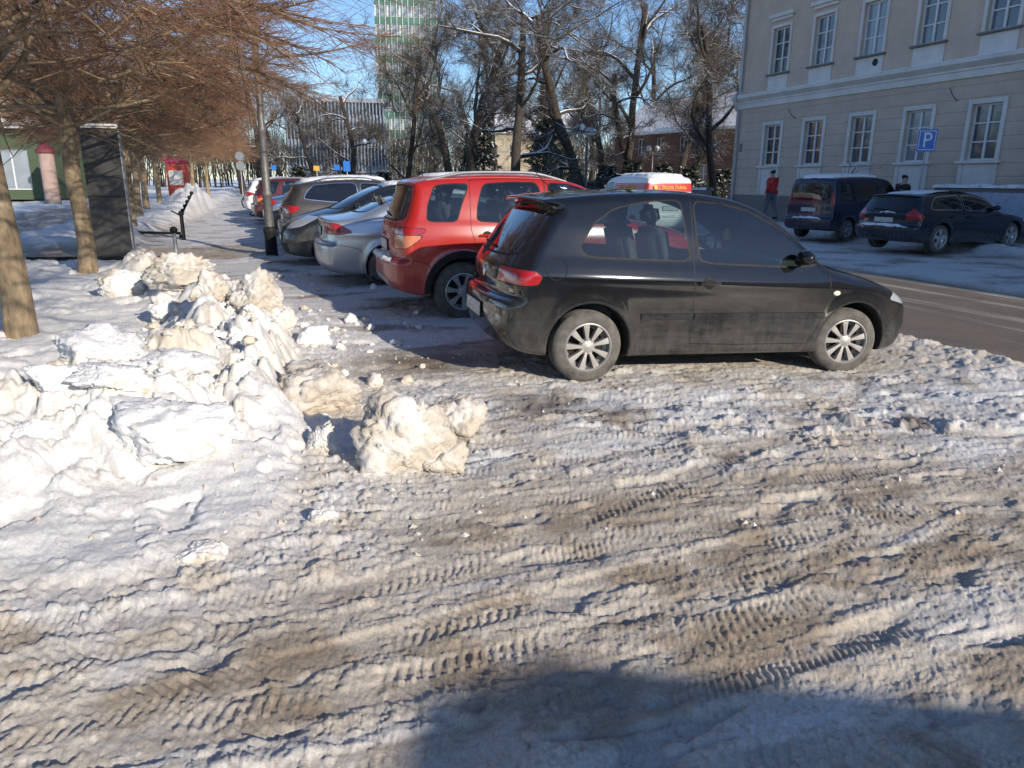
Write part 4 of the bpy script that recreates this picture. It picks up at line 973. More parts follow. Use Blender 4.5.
AE=R(26)
make_car('estate_car',prep(EST),'dark blue estate car with chrome window line and snow on its rear bumper','car',place_from_wheel(gp(937,256,-.085),AE,EST),AE,'cars parked along the pale building')
# ---------------------------------------------------------------- vans
P_VAN=paint('navy_paint',(.012,.016,.045),.2,.4,(.2,.19,.18),.25,.2,.9)
VPROF=[(3.95,.22),(4.14,.26),(4.2,.4),(4.2,.6),(4.14,.8),(3.95,.94),(3.6,1.05),(3.4,1.12),(3.05,1.42),(2.75,1.66),(2.5,1.76),(2.0,1.81),(1.2,1.82),(.5,1.80),(.17,1.76),(.10,1.70),(.06,1.4),(.03,1.05),(.02,.8),(.0,.66),(-.06,.60),(-.06,.42),(.0,.32),(.2,.26),(1.2,.24),(3.2,.22)]
VAN=dict(L=4.2,W=1.72,H=1.82,res=.025,paint=P_VAN,glass=GL2,
 profile=VPROF,wtab=[(.12,.94),(.25,.97),(.5,1.0),(.9,1.0),(1.1,.975),(1.3,.94),(1.5,.90),(1.7,.85),(1.85,.78),(2.0,.7)],rise=.0,pf=.10,pr=.03,cf=.24,cr=.05,k=.07,flare=.02,wx=[.75,3.45],wr=.30,arch=.35,tw=.19,rim=.19,spokes=6,rimmat=RIMD,
 windows=[('window',[(.35,1.12),(.37,1.58),(.8,1.60),(1.05,1.6),(1.05,1.12)],None),('window',[(1.18,1.12),(1.18,1.60),(2.05,1.6),(2.08,1.10)],0),('window',[(2.2,1.60),(2.5,1.59),(2.8,1.45),(3.1,1.2),(3.18,1.05),(2.2,1.08)],1)],
 doors=[[(1.12,.35),(1.12,1.70),(2.12,1.70),(2.12,.35)],[(2.14,1.70),(2.14,.35),(3.1,.35),(3.25,.8),(3.28,1.1),(2.95,1.45),(2.65,1.65)]],handles=[(1.3,.98),(2.3,.96)],sharpdoors=True,
 ends=[('windshield',GL2,[(-1,1.15),(.72,1.13),(.66,1.4),(.62,1.66),(-1,1.68)],2.6,'front'),('rear_window',GL2,[(-1,1.14),(.66,1.14),(.63,1.60),(-1,1.61)],.9,'rear'),
       ('tail_light',REDL,[(-.3,1.62),(.08,1.62),(.12,.98),(-.3,.98)],.71,'side'),('headlight',CLRL,[(3.7,.75),(3.85,.95),(4.3,.86),(4.4,.66),(3.9,.66)],.42,'side'),('grille',BLK,[(-1,.5),(.42,.5),(.4,.66),(-1,.66)],3.8,'front')],
 bumpers=[('rear_bumper',[(-.3,.62),(.3,.62),(.40,.55),(.40,.1),(-.3,.1)],None)],snow=[([(.15,-1),(.15,.64),(2.4,.62),(2.4,-1)],.06),([(-.2,-1),(-.2,.5),(-.0,.5),(-.0,-1)],.03)],snowz=.58,
 mirror=(3.0,1.12),plate=(.86,.5),wiper=1.16,seats=[(2.2,False),(1.2,True)],dash=2.95,dashz=1.1,seatz=.62)
AV=R(30)
make_car('passenger_van',prep(VAN),'navy blue passenger van with snow on its roof beside the estate car','van',place_from_wheel(gp(845,243,-.085),AV,VAN),AV,'cars parked along the pale building')
P_POST=paint('white_paint',(.72,.72,.71),0,.3,(.3,.28,.25),.3,.2,.9); P_STR=paint('red_stripe',(.50,.03,.035),0,.3,(.3,.28,.25),.3,.2,.9)
YEL=simple('yellow_print',(.75,.55,.05),.5)
def text_mesh(body,size,mat,extrude=.004):
    cu=bpy.data.curves.new('lettering','FONT'); cu.body=body; cu.size=size; cu.extrude=extrude; cu.align_x='CENTER'; cu.align_y='CENTER'
    o=bpy.data.objects.new('lettering',cu); COL.objects.link(o); dg=bpy.context.evaluated_depsgraph_get(); me=bpy.data.meshes.new_from_object(o.evaluated_get(dg))
    bpy.data.objects.remove(o); me.materials.clear(); me.materials.append(mat); return me
def post_extras(sh,root,ox):
    x=sh.sx(0,1.46,False)+ox-.012; o=link('lettering',text_mesh('Poczta Polska',.15,YEL),root,(x-.012,-.10,1.46)); o.rotation_euler=(R(90),0,R(-90))
    mb=MB(); mb.tube([(x-.006,.52,1.46),(x-.02,.52,1.46)],.055,16); mb.build('horn_emblem',YEL,root)
    y=sh.sy(1.2,1.46)+.004; o=link('lettering',text_mesh('Poczta Polska',.17,YEL),root,(1.3+ox,y+.01,1.46)); o.rotation_euler=(R(90),0,R(180))
PVAN=dict(VAN); PVAN.update(paint=P_POST,res=.03,windows=[('window',[(2.2,1.60),(2.5,1.59),(2.8,1.45),(3.1,1.2),(3.18,1.05),(2.2,1.08)],0)],doors=[VAN['doors'][1]],handles=[(2.3,.96)],
  ends=[e for e in VAN['ends'] if e[0]!='rear_window'],zones=[('stripe',P_STR,lambda v,sh:np.maximum(np.maximum(1.33-v[:,2],v[:,2]-1.58),v[:,0]-2.15))],extras=[post_extras],wiper=1.05)
PVAN.pop('wiper')
x,y=ab(21.6,11.9); AP=math.atan2(SD[1],SD[0])
make_car('delivery_van',prep(PVAN),'white post delivery van with a red stripe beyond the parked cars','van',(x,y,0),AP)
# ---------------------------------------------------------------- more cars further down the row
def far_car(root,label,a,b,ang,pmat,rear=True,sp=None):
    c=dup(root); c.location=row(a,b,ang,sp,rear); c.rotation_euler=(0,0,ang); tag(c,label)
    def re(o,old):
        if o.type=='MESH' and o.material_slots and o.material_slots[0].material==old:
            o.material_slots[0].link='OBJECT'; o.material_slots[0].material=pmat
        for k in o.children: re(k,old)
    re(c,sp['paint']); return c
def find(n): return bpy.data.objects[n]
P_NB=paint('royal_blue_paint',(.02,.035,.10),.4,.3); P_GY=paint('graphite_paint',(.06,.065,.075),.5,.4); P_WH=paint('cool_white_paint',(.70,.71,.72),.0,.3); P_LB=paint('steel_blue_paint',(.12,.16,.22),.6,.3); P_WN=paint('wine_paint',(.10,.018,.025),.3,.4)
far_car(find('saloon'),'royal blue saloon just beyond the brown sport utility vehicle',20.7,.95,AN,P_NB,True,SILV)
far_car(find('people_carrier'),'black people carrier facing the pavement beside the royal blue saloon',23.3,.55,AN+PI,P_MPV,False,MPV)
far_car(find('saloon'),'steel blue saloon far down the row of bays',26.1,.6,AN,P_LB,True,SILV)
far_car(find('crossover'),'wine red car far down the row of bays',29.0,.4,AN,P_WN,True,RED)
far_car(find('saloon'),'graphite saloon far down the row of bays next to the white car',32.0,.3,AN,P_GY,True,SILV)
far_car(find('sport_utility_vehicle'),'white sport utility vehicle, farthest pale car of the row',35.4,.0,AN,P_WH,True,SUV)
far_car(find('people_carrier'),'dark people carrier at the far end of the row of bays',39.5,-.1,AN+PI,P_GY,False,MPV)
# ---------------------------------------------------------------- trees
def barkmat(name,c1,c2,snow=.0,sc=14):
    if name in MATS: return MATS[name]
    t=NT(name); oc=t.coord(); mp=t.new('ShaderNodeMapping'); mp.inputs['Scale'].default_value=(1,1,.3); t.l.new(oc,mp.inputs['Vector'])
    f=t.noise(sc,6,.65,mp.outputs[0]); c=t.ramp(f,[(.3,c1),(.7,c2)])
    if snow>0:
        ge=t.new('ShaderNodeNewGeometry'); nz=t.sep(ge.outputs['Normal'])[2]; n=t.noise(1.1,4,.6)
        k=t.math('MULTIPLY',t.ramp(nz,[(.45,0.),(.7,1.)]),t.ramp(n,[(.52-snow*.2,0.),(.60-snow*.2,1.)])); c=t.mix(k,c,(.85,.86,.88))
    t.color(c); t.set(Roughness=.85); t.b.inputs['Specular IOR Level'].default_value=.25; t.bump(f,.7,.03); MATS[name]=t.m; return t.m
BARK_L=barkmat('linden_bark',(.16,.115,.07),(.36,.28,.18),0); TWIG_L=barkmat('linden_twig',(.17,.09,.055),(.39,.23,.14),0,3)
BARK_D=barkmat('dark_bark',(.03,.025,.02),(.075,.06,.046),.95,9); TWIG_D=barkmat('dark_twig',(.045,.037,.029),(.115,.092,.067),.14,2)
def strands(P0,D,Ln,rad,curve,nseg=3,sides=3):
    """thin tapering twigs, all at once: vertices and quads"""
    n=len(P0); D=D/np.linalg.norm(D,axis=1,keepdims=True); ref=np.where(np.abs(D[:,2:3])<.8,np.array([[0,0,1.]]),np.array([[1.,0,0]]))
    A=np.cross(D,ref); A/=np.linalg.norm(A,axis=1,keepdims=True); B=np.cross(D,A); V=np.zeros((n,nseg+1,sides,3))
    for k in range(nseg+1):
        t=k/nseg; p=P0+D*(Ln*t)[:,None]+curve*(Ln*t*t)[:,None]; r=rad*(1-.75*t)
        for j in range(sides):
            q=2*PI*j/sides; V[:,k,j]=p+(A*math.cos(q)+B*math.sin(q))*r[:,None]
    base=np.arange(n)[:,None,None]*((nseg+1)*sides); k=np.arange(nseg)[None,:,None]*sides; j=np.arange(sides)[None,None,:]; j2=(j+1)%sides
    F=np.stack([base+k+j,base+k+j2,base+k+sides+j2,base+k+sides+j],-1).reshape(-1,4)
    return V.reshape(-1,3),F
def grow(seed,h,fork,spread,up=.5,depth=4,kids=(3,5),r0=.25,lean=.0):
    """recursive limbs: list of (points, radii, level)"""
    r=random.Random(seed); out=[]
    def br(p,d,ln,rad,lev):
        n=6 if lev<2 else 4; pts=[p.copy()]; rr=[rad]; q=p.copy(); dd=d.copy()
        for k in range(n):
            w=.10+.10*lev; dd=(dd+Vector((r.gauss(0,w),r.gauss(0,w),r.gauss(0,w)+(.06*up if lev else .05)))).normalized()
            q=q+dd*(ln/n); pts.append(q.copy()); rr.append(rad*(1-(.45 if lev==0 else .72)*(k+1)/n))
        out.append((pts,rr,lev))
        if lev>=depth: return
        nk=r.randint(*kids)+(2 if lev==0 else 0)
        for k in range(nk):
            f=(fork+(1-fork)*(k+.3+r.random()*.5)/nk) if lev==0 else .25+.72*(k+r.random()*.6)/nk
            i=min(int(f*n),n-1); u=f*n-i; bp=pts[i].lerp(pts[i+1],min(u,1)); bd=(pts[i+1]-pts[i]).normalized()
            az=r.uniform(0,2*PI) if lev else k*2.4+r.uniform(-.5,.5); side=Vector((math.cos(az),math.sin(az),0)); side=(side-bd*side.dot(bd)).normalized()
            nd=(bd*(1-spread)+side*spread*1.1+Vector((0,0,up*.35))).normalized()
            br(bp,nd,ln*r.uniform(.42,.66)*(1.0 if lev else .85),max(.008,rr[i]*r.uniform(.45,.68)),lev+1)
    br(Vector((0,0,-.1)),Vector((lean,0,1)).normalized(),h*.72,r0,0)
    return out
def limb_meshes(br,twigs,seed,tl=(.5,1.5),tr=.009,minlev=2,droop=-.1):
    tr_,cr=MB(),MB()
    for pts,rr,lev in br: (tr_ if lev==0 else cr).tube(pts,rr,9 if lev==0 else (6 if lev==1 else 4 if lev==2 else 3),False)
    r=np.random.default_rng(seed); ps=[];ds=[]
    cand=[(p,l) for p,_,l in br if l>=minlev]; pick=r.integers(0,len(cand),twigs)
    for k in pick:
        p=cand[k][0]; f=r.random()*(len(p)-1.001); i=int(f); a=p[i].lerp(p[i+1],f-i); d=(p[i+1]-p[i]).normalized(); ps.append(a[:]); ds.append(d[:])
    ps=np.array(ps); ds=np.array(ds)+r.normal(0,.55,(twigs,3))+[0,0,.15]
    V,F=strands(ps,ds,r.uniform(*tl,twigs),np.full(twigs,tr),r.normal(0,.18,(twigs,3))+[0,0,droop],3,3)
    return tr_,cr,V,F
def crown_mesh(cr,V,F,name,mats):
    Vc=np.array([tuple(v) for v in cr.v]); Fq=[f for f in cr.f if len(f)==4]; n0=len(Vc)
    me=fastmesh(name,np.vstack([Vc,V]),np.vstack([np.array(Fq),F+n0]),None,True)
    for m in mats: me.materials.append(m)
    mi=np.zeros(len(me.polygons),dtype=np.int32); mi[len(Fq):]=1; me.polygons.foreach_set('material_index',mi); return me
def tree_protos(kinds):
    out=[]
    for k,(seed,h,fork,spread,up,r0,tw) in enumerate(kinds):
        br=grow(seed,h,fork,spread,up,4,(3,4),r0); t,c,V,F=limb_meshes(br,tw,seed)
        me=bpy.data.meshes.new('trunk'); me.from_pydata(t.v,[],t.f); me.polygons.foreach_set('use_smooth',np.ones(len(me.polygons),dtype=bool)); me.materials.append(BARK_D)
        out.append((me,crown_mesh(c,V,F,'crown',[BARK_D,TWIG_D])))
    return out
PK=tree_protos([(3,17,.30,.55,.35,.34,4600),(8,15,.22,.62,.25,.30,4600),(21,19,.34,.48,.5,.32,4600),(34,12,.10,.55,.55,.20,4600),(55,14,.16,.66,.15,.30,4600)])
def park_tree(k,x,y,rz,sc,label,group='bare trees in the park'):
    t=thing('bare_tree',label,'tree',(x,y,-.05),rz,group); t.scale=(sc,)*3
    link('trunk',PK[k][0],t); link('crown',PK[k][1],t); return t
def at_px(u,dist):
    """ground point seen in column u at a distance along the view"""
    x,y=gp(u,178.5+ (FPX*CAM_H/dist)); return x,y
PT=[(4,640,47,2.2,.95,'bare tree with low snowy limbs before the brick house windows'),(3,690,46,4.1,1.1,'many stemmed bare tree at the right end of the brick house'),
    (1,517,36,.4,1.0,'dark bare tree with a thick trunk rising above the red crossover'),
    (4,583,38,1.9,1.1,'dark bare tree with snowy forking limbs behind the triple globe lamp'),
    (3,712,40,.8,1.25,'dark many stemmed bare tree beside the corner of the pale building'),
    (3,405,46,2.6,1.0,'low many stemmed bare tree in front of the green banded tower'),
    (0,470,44,.2,1.0,'tall slim bare tree left of the thick dark trunk'),
    (2,548,52,3.1,1.0,'tall bare tree standing behind the dark spruces'),
    (2,622,50,4.0,1.05,'tall bare tree in front of the brick house'),
    (0,676,56,5.2,1.05,'tall bare tree behind the post van'),
    (4,352,58,.9,.9,'bare tree with snowy limbs before the low office block'),
    (0,452,60,2.2,1.1,'tall bare tree at the right edge of the tower'),
    (2,498,64,1.2,1.15,'tall far bare tree between the two spruces'),
    (0,600,70,3.3,1.25,'tall far bare tree over the brick house roof'),
    (2,650,72,.3,1.25,'tall far bare tree above the snowy roof ridge'),
    (1,320,75,2.0,.9,'far bare tree at the left end of the low office block'),
    (0,735,66,4.4,1.15,'far bare tree showing beside the pale building corner'),
    (1,285,85,2.9,.95,'far bare tree where the street vanishes')]
r_=random.Random(31)
for i in range(30):
    u=[250,275,300,325,352,378,400,425,445,460,480,498,515,532,550,566,585,600,618,635,650,668,685,700,716,730,742,590,470,660][i]; 
    if u in (378,400,425) or i%4==3: continue
    PT.append((i%5,u+r_.uniform(-6,6),r_.uniform(72,120),r_.uniform(0,6),r_.uniform(.9,1.25),'bare tree far back in the park, lost among the others'))
for k,u,d,rz,sc,lb in PT:
    x,y=at_px(u,d); park_tree(k,x,y,rz,sc,lb)
# clipped lindens along the pavement: dense brown twigs over a flat underside
def linden_proto(seed,ntw=18000,wx=3.5,zb=2.45,zt=6.4):
    r=np.random.default_rng(seed); rr=random.Random(seed); tr=MB(); cr=MB()
    pts=[Vector((.03*math.sin(k*1.3),.02*math.cos(k*2.1),-.1+k*.55)) for k in range(7)]
    tr.tube(pts,[.165,.135,.125,.12,.118,.115,.10],14,False)
    limbs=[]
    for k in range(20):
        az=k*2.4+rr.uniform(-.4,.4); z0=2.25+1.2*(k/20.); el=rr.uniform(.02,.8); p=Vector((0,0,z0)); d=Vector((math.cos(az)*math.cos(el),math.sin(az)*math.cos(el),math.sin(el))); pp=[p]; L=rr.uniform(1.3,2.4)
        for j in range(5):
            d=(d+Vector((rr.gauss(0,.16),rr.gauss(0,.16),rr.gauss(.02,.12)))).normalized(); p=p+d*L/5; pp.append(p)
        cr.tube(pp,[.05,.04,.032,.025,.018,.010],5,False); limbs.append(pp)
        for q in range(4):
            i=rr.randint(1,4); p=pp[i]; d2=(d+Vector((rr.gauss(0,.6),rr.gauss(0,.6),rr.gauss(0,.4)))).normalized(); p2=[p]
            for j in range(4): d2=(d2+Vector((rr.gauss(0,.2),rr.gauss(0,.2),rr.gauss(0,.15)))).normalized(); p=p+d2*.28; p2.append(p)
            cr.tube(p2,[.018,.015,.012,.009,.006],4,False); limbs.append(p2)
    # branchlets fan out through the crown; thin twigs crowd along each of them
    nb=340; th=r.uniform(0,2*PI,nb); zz=zb+.25+(zt-zb-.6)*r.beta(1.0,1.4,nb); lim=wx*np.sqrt(np.clip(1-((zz-3.7)/(zt-3.4))**2*(zz>3.7),.05,1)); ra=lim*np.sqrt(r.uniform(.02,.75,nb))
    bp=np.stack([ra*np.cos(th),ra*np.sin(th),zz],1); ph=th+r.normal(0,.6,nb); bd=np.stack([np.cos(ph),np.sin(ph),r.normal(.02,.25,nb)],1); bl=r.uniform(.7,1.5,nb); bc=np.stack([r.normal(0,.2,nb),r.normal(0,.2,nb),r.normal(-.06,.18,nb)],1)
    Vb,Fb=strands(bp,bd,bl,r.uniform(.010,.018,nb),bc,5,4)
    bd=bd/np.linalg.norm(bd,axis=1,keepdims=True); k=r.integers(0,nb,ntw); t=r.uniform(.0,1,ntw); P=bp[k]+bd[k]*(bl[k]*t)[:,None]+bc[k]*(bl[k]*t*t)[:,None]
    D=bd[k]+bc[k]*t[:,None]+r.normal(0,.42,(ntw,3)); Ln=r.uniform(.25,.85,ntw)*(1.1-.4*t); cv=r.normal(0,.24,(ntw,3))+[0,0,-.04]
    V,F=strands(P,D,Ln,r.choice([.0022,.003,.004,.006],ntw,p=[.3,.35,.25,.10]),cv,4,3); F=np.vstack([F,Fb+len(V)]) if False else F; V[:,2]=np.maximum(V[:,2],zb-.2+.3*np.abs(np.sin(V[:,0]*2.1+V[:,1]*1.3)))
    cr.v+= [tuple(v) for v in Vb]; n0=len(cr.v)-len(Vb); cr.f+= [tuple(int(q)+n0 for q in f) for f in Fb]
    me=bpy.data.meshes.new('trunk'); me.from_pydata(tr.v,[],tr.f); me.polygons.foreach_set('use_smooth',np.ones(len(me.polygons),dtype=bool)); me.materials.append(BARK_L)
    return me,crown_mesh(cr,V,F,'crown',[BARK_L,TWIG_L])
LP=[linden_proto(2),linden_proto(9)]
LT=[(8.65,-2.27,.3,1.0,'nearest clipped tree, its trunk cut by the left edge of the photo'),(14.1,-2.56,1.4,1.0,'second clipped tree, standing left of the dark totem'),
    (19.8,-2.9,2.2,1.0,'clipped tree hidden behind the dark totem'),(25.2,-3.21,3.3,1.0,'clipped tree just right of the dark totem'),(31.2,-3.7,4.4,1.0,'clipped tree with a thin trunk beyond the totem'),
    (37.3,-4.1,5.1,1.05,'clipped tree behind the three thin trunks'),(46,-4.4,.9,1.05,'clipped tree near the red and white kiosk'),(57,-3.2,2.0,1.1,'clipped tree on the big snow heap'),(70,-2.8,2.9,1.1,'clipped tree at the far end of the pavement'),
    (10.5,-8.3,4.0,1.05,'clipped tree at the far left, trunk out of view'),(3.2,-3.0,5.5,1.0,'clipped tree overhead at the upper left corner')]
for i,(a,b,rz,sc,lb) in enumerate(LT):
    x,y=ab(a,b); t=thing('clipped_linden',lb,'tree',(x,y,.08),rz,'row of clipped lindens'); t.scale=(sc,)*3
    m=LP[i%2]; link('trunk',m[0],t); link('crown',m[1],t)
# spruces and an ivy column: small needle or leaf faces on a stem
def leafy(name,seed,n,h,rad,shape,mat,mat2,stem):
    r=np.random.default_rng(seed); z=h*r.random(n)**(.75 if shape=='cone' else 1.); 
    if shape=='cone':
        tier=.75+.25*np.sin(z*2*PI/.75); R_=rad*(1-z/h)**.85*tier+.08
    else: R_=rad*(.75+.25*np.sin(z*3+1))*np.clip((h-z)*2/h,.3,1)
    th=r.uniform(0,2*PI,n); q=R_*np.sqrt(r.uniform(.15,1,n)); c=np.stack([q*np.cos(th),q*np.sin(th),z+.15],1)
    s=r.uniform(.05,.13,n)*(1.5 if shape=='cone' else 1.); d=np.stack([np.cos(th),np.sin(th),np.full(n,-.45 if shape=='cone' else .3)],1)+r.normal(0,.35,(n,3)); d/=np.linalg.norm(d,axis=1,keepdims=True)
    u=np.cross(d,r.normal(0,1,(n,3))); u/=np.linalg.norm(u,axis=1,keepdims=True)
    V=np.stack([c-d*s[:,None],c+u*s[:,None]*.4,c+d*s[:,None],c-u*s[:,None]*.4],1).reshape(-1,3); F=np.arange(4*n).reshape(n,4)
    me=fastmesh('crown',V,F,mat); me.materials.append(mat2); mi=(r.random(n)<.16).astype(np.int32); me.polygons.foreach_set('material_index',mi)
    mb=MB(); mb.tube([(0,0,-.1),(0,0,h*.5),(0,0,h*.95)],[stem,stem*.7,.02],8,False); mt=bpy.data.meshes.new('trunk'); mt.from_pydata(mb.v,[],mb.f); mt.materials.append(BARK_D); return mt,me
NEED=simple('spruce_needles',(.018,.032,.018),.8,0,.4,2); IVY=simple('ivy_leaves',(.17,.18,.05),.6,0,.5,4); HEDG=simple('dark_leaves',(.03,.04,.02),.7,0,.5,3)
SPR=leafy('spruce',4,5200,7.5,1.7,'cone',NEED,MS,.14); IVC=leafy('ivy',6,2600,4.8,.75,'col',IVY,MS,.2); BUSH=leafy('bush',7,2200,1.9,1.4,'col',HEDG,MS,.05)
for nm,pr,u,d,sc,lb,ct in [('spruce',SPR,484,48,1.0,'dark spruce right of the tall slim bare tree','tree'),('spruce',SPR,543,50,1.2,'taller dark spruce between the two thick trunks','tree'),('spruce',SPR,468,58,.75,'small dark spruce left of the other spruces','tree'),
                     ('ivy_column',IVC,560,42,1.0,'yellow green ivy clad trunk left of the triple globe lamp','ivy')]:
    x,y=at_px(u,d); t=thing(nm,lb,ct,(x,y,-.05),d*.7,'spruces in the park' if nm=='spruce' else None); t.scale=(sc,)*3; link('trunk',pr[0],t); link('crown',pr[1],t)
for i,(u,d,sc) in enumerate([(452,46,1.0),(500,44,1.1),(532,45,1.0),(606,44,1.3),(632,46,1.5),(662,46,1.4),(688,45,1.3),(722,41,1.2),(425,50,1.1),(385,54,1.1),(350,60,1.2),(575,46,1.2),(300,70,1.4)]):
    x,y=at_px(u,d); t=thing('snowy_bush','dark evergreen bush flecked with snow under the park trees','bush',(x,y,-.05),i*1.1,'evergreen bushes under the park trees'); t.scale=(sc*1.3,sc*1.3,sc); link('stems',BUSH[0],t); link('foliage',BUSH[1],t)
def sapling():
    x,y=ab(21.0,19.3); br=grow(77,3.2,.35,.6,.3,2,(2,3),.03); t,c,V,F=limb_meshes(br,60,5,(.2,.5),.004,1)
    o=thing('sapling','thin bare sapling in front of the pale building','tree',(x,y,0)); me=bpy.data.meshes.new('trunk'); me.from_pydata(t.v,[],t.f); me.materials.append(BARK_D); link('trunk',me,o); link('crown',crown_mesh(c,V,F,'crown',[BARK_D,TWIG_D]),o)
sapling()

# the wood closing the view far beyond the park
def far_wood():
    r=np.random.default_rng(8); n=9000; u=r.uniform(-30,800,n); d=r.uniform(125,165,n); xc=(u-512)/FPX; P=np.stack([xc*d,d*1.0,np.zeros(n)],1); big=r.random(n)<.05
    P[:,2]=np.where(big,0,r.uniform(1,7,n)); D=np.stack([r.normal(0,.28,n),r.normal(0,.28,n),np.ones(n)],1); D[big,:2]*=.15; L=np.where(big,r.uniform(8,14,n),r.uniform(2,5,n))
    V,F=strands(P,D,L,np.where(big,.16,.05),r.normal(0,.15,(n,3)),3,3); me=fastmesh('far_wood',V,F,TWIG_D,True); o=link('far_wood',me); tag(o,'brown leafless wood closing the view far behind the park','wood',kind='stuff')
far_wood()
# ---------------------------------------------------------------- buildings
def wallmat(name,c,lines=0,var=.10,grime=.25):
    t=NT(name); oc=t.coord(); f=t.noise(1.2,6,.65); g=t.noise(14,5,.7); k=t.mix(t.ramp(f,[(.35,0.),(.75,1.)]),c,tuple(v*(1-grime) for v in c)); k=t.mix(t.math('MULTIPLY',g,.25),k,tuple(v*.7 for v in c))
    t.color(k); t.set(Roughness=.9); h=g
    if lines:
        z=t.sep(oc)[2]; w=t.math('PINGPONG',z,lines/2); w=t.ramp(w,[(0.,0.),(.03,1.)]); h=t.math('ADD',t.math('MULTIPLY',w,1.2),t.math('MULTIPLY',g,.3)); t.bump(h,.7,.02)
    else: t.bump(g,.2,.01)
    return t.m
PLAS=wallmat('plaster',(.63,.50,.395)); RUST=wallmat('banded_plaster',(.61,.485,.385),.38); PALE=wallmat('pale_trim',(.74,.71,.67)); PLIN=wallmat('plinth_stone',(.22,.20,.18)); WFR=simple('white_frame',(.68,.68,.68),.5,0,.08)
def paneglass(name,c,r=.04):
    t=NT(name); t.set(Base_Color=(*c,1),Roughness=r); t.b.inputs['Specular IOR Level'].default_value=.8; f=t.noise(.9,3); t.color(t.ramp(f,[(.35,tuple(v*.5 for v in c)),(.65,tuple(min(1,v*1.8) for v in c))])); t.bump(t.noise(1.3,2),.03,.05); return t.m
PGL=paneglass('window_glass',(.045,.054,.064))
def vary_panes():  # base colour lifted per pane at random to imitate sky reflections
    nt=PGL.node_tree; b=nt.nodes['Principled BSDF']; src=b.inputs['Base Color'].links[0].from_socket; oi=nt.nodes.new('ShaderNodeObjectInfo'); rp=nt.nodes.new('ShaderNodeValToRGB'); rp.color_ramp.elements[0].position=.35; rp.color_ramp.elements[1].position=1.; rp.color_ramp.elements[0].color=(0,0,0,1); rp.color_ramp.elements[1].color=(.20,.22,.24,1)
    mx=nt.nodes.new('ShaderNodeMix'); mx.data_type='RGBA'; mx.blend_type='ADD'; mx.inputs[0].default_value=1.; nt.links.new(oi.outputs['Random'],rp.inputs[0]); nt.links.new(src,mx.inputs[6]); nt.links.new(rp.outputs[0],mx.inputs[7]); nt.links.new(mx.outputs[2],b.inputs['Base Color'])
vary_panes()
CURT=simple('curtain_white',(.55,.54,.52),.8,0,.1); ROOM=simple('room_dark',(.03,.03,.035),.9)
def wall_with_holes(x0,x1,z0,z1,holes,depth=.22):
    """front sheet at y=0 with openings, reveals going back"""
    xs=sorted({x0,x1,*[h[0] for h in holes],*[h[1] for h in holes]}); zs=sorted({z0,z1,*[h[2] for h in holes],*[h[3] for h in holes]}); mb=MB()
    for i in range(len(xs)-1):
        for j in range(len(zs)-1):
            cx,cz=(xs[i]+xs[i+1])/2,(zs[j]+zs[j+1])/2
            if any(h[0]<cx<h[1] and h[2]<cz<h[3] for h in holes): continue
            mb.add([(xs[i],0,zs[j]),(xs[i+1],0,zs[j]),(xs[i+1],0,zs[j+1]),(xs[i],0,zs[j+1])],[(0,1,2,3)])
    for a,b,c,d in holes:
        mb.add([(a,0,c),(b,0,c),(b,0,d),(a,0,d),(a,depth,c),(b,depth,c),(b,depth,d),(a,depth,d)],[(0,4,5,1),(1,5,6,2),(2,6,7,3),(3,7,4,0)])
    bm=bmesh.new(); me=bpy.data.meshes.new('tmp'); me.from_pydata(mb.v,[],mb.f); bm.from_mesh(me); bmesh.ops.remove_doubles(bm,verts=bm.verts,dist=.0005); bm.to_mesh(me); bm.free(); return me
def window(parent,x,z0,z1,w,rows,y=.14,pane=None,frame=WFR,name='window'):
    wo=thing_part(name,parent); wo.location=(x,0,0); mb=MB(); f=.055; h=w/2
    mb.box(-h,-h+f,y-.03,y+.04,z0,z1); mb.box(h-f,h,y-.03,y+.04,z0,z1); mb.box(-h+f,h-f,y-.03,y+.04,z0,z0+f); mb.box(-h+f,h-f,y-.03,y+.04,z1-f,z1); mb.box(-.035,.035,y-.04,y+.035,z0+f,z1-f)
    for k in range(1,rows):
        zz=z0+(z1-z0)*k/rows; mb.box(-h+f,-.035,y-.025,y+.03,zz-.02,zz+.02); mb.box(.035,h-f,y-.025,y+.03,zz-.02,zz+.02)
    mb.build('frame',frame,wo); mb=MB(); mb.box(-h+.02,h-.02,y+.008,y+.016,z0+.02,z1-.02); mb.build('pane',pane or PGL,wo); return wo
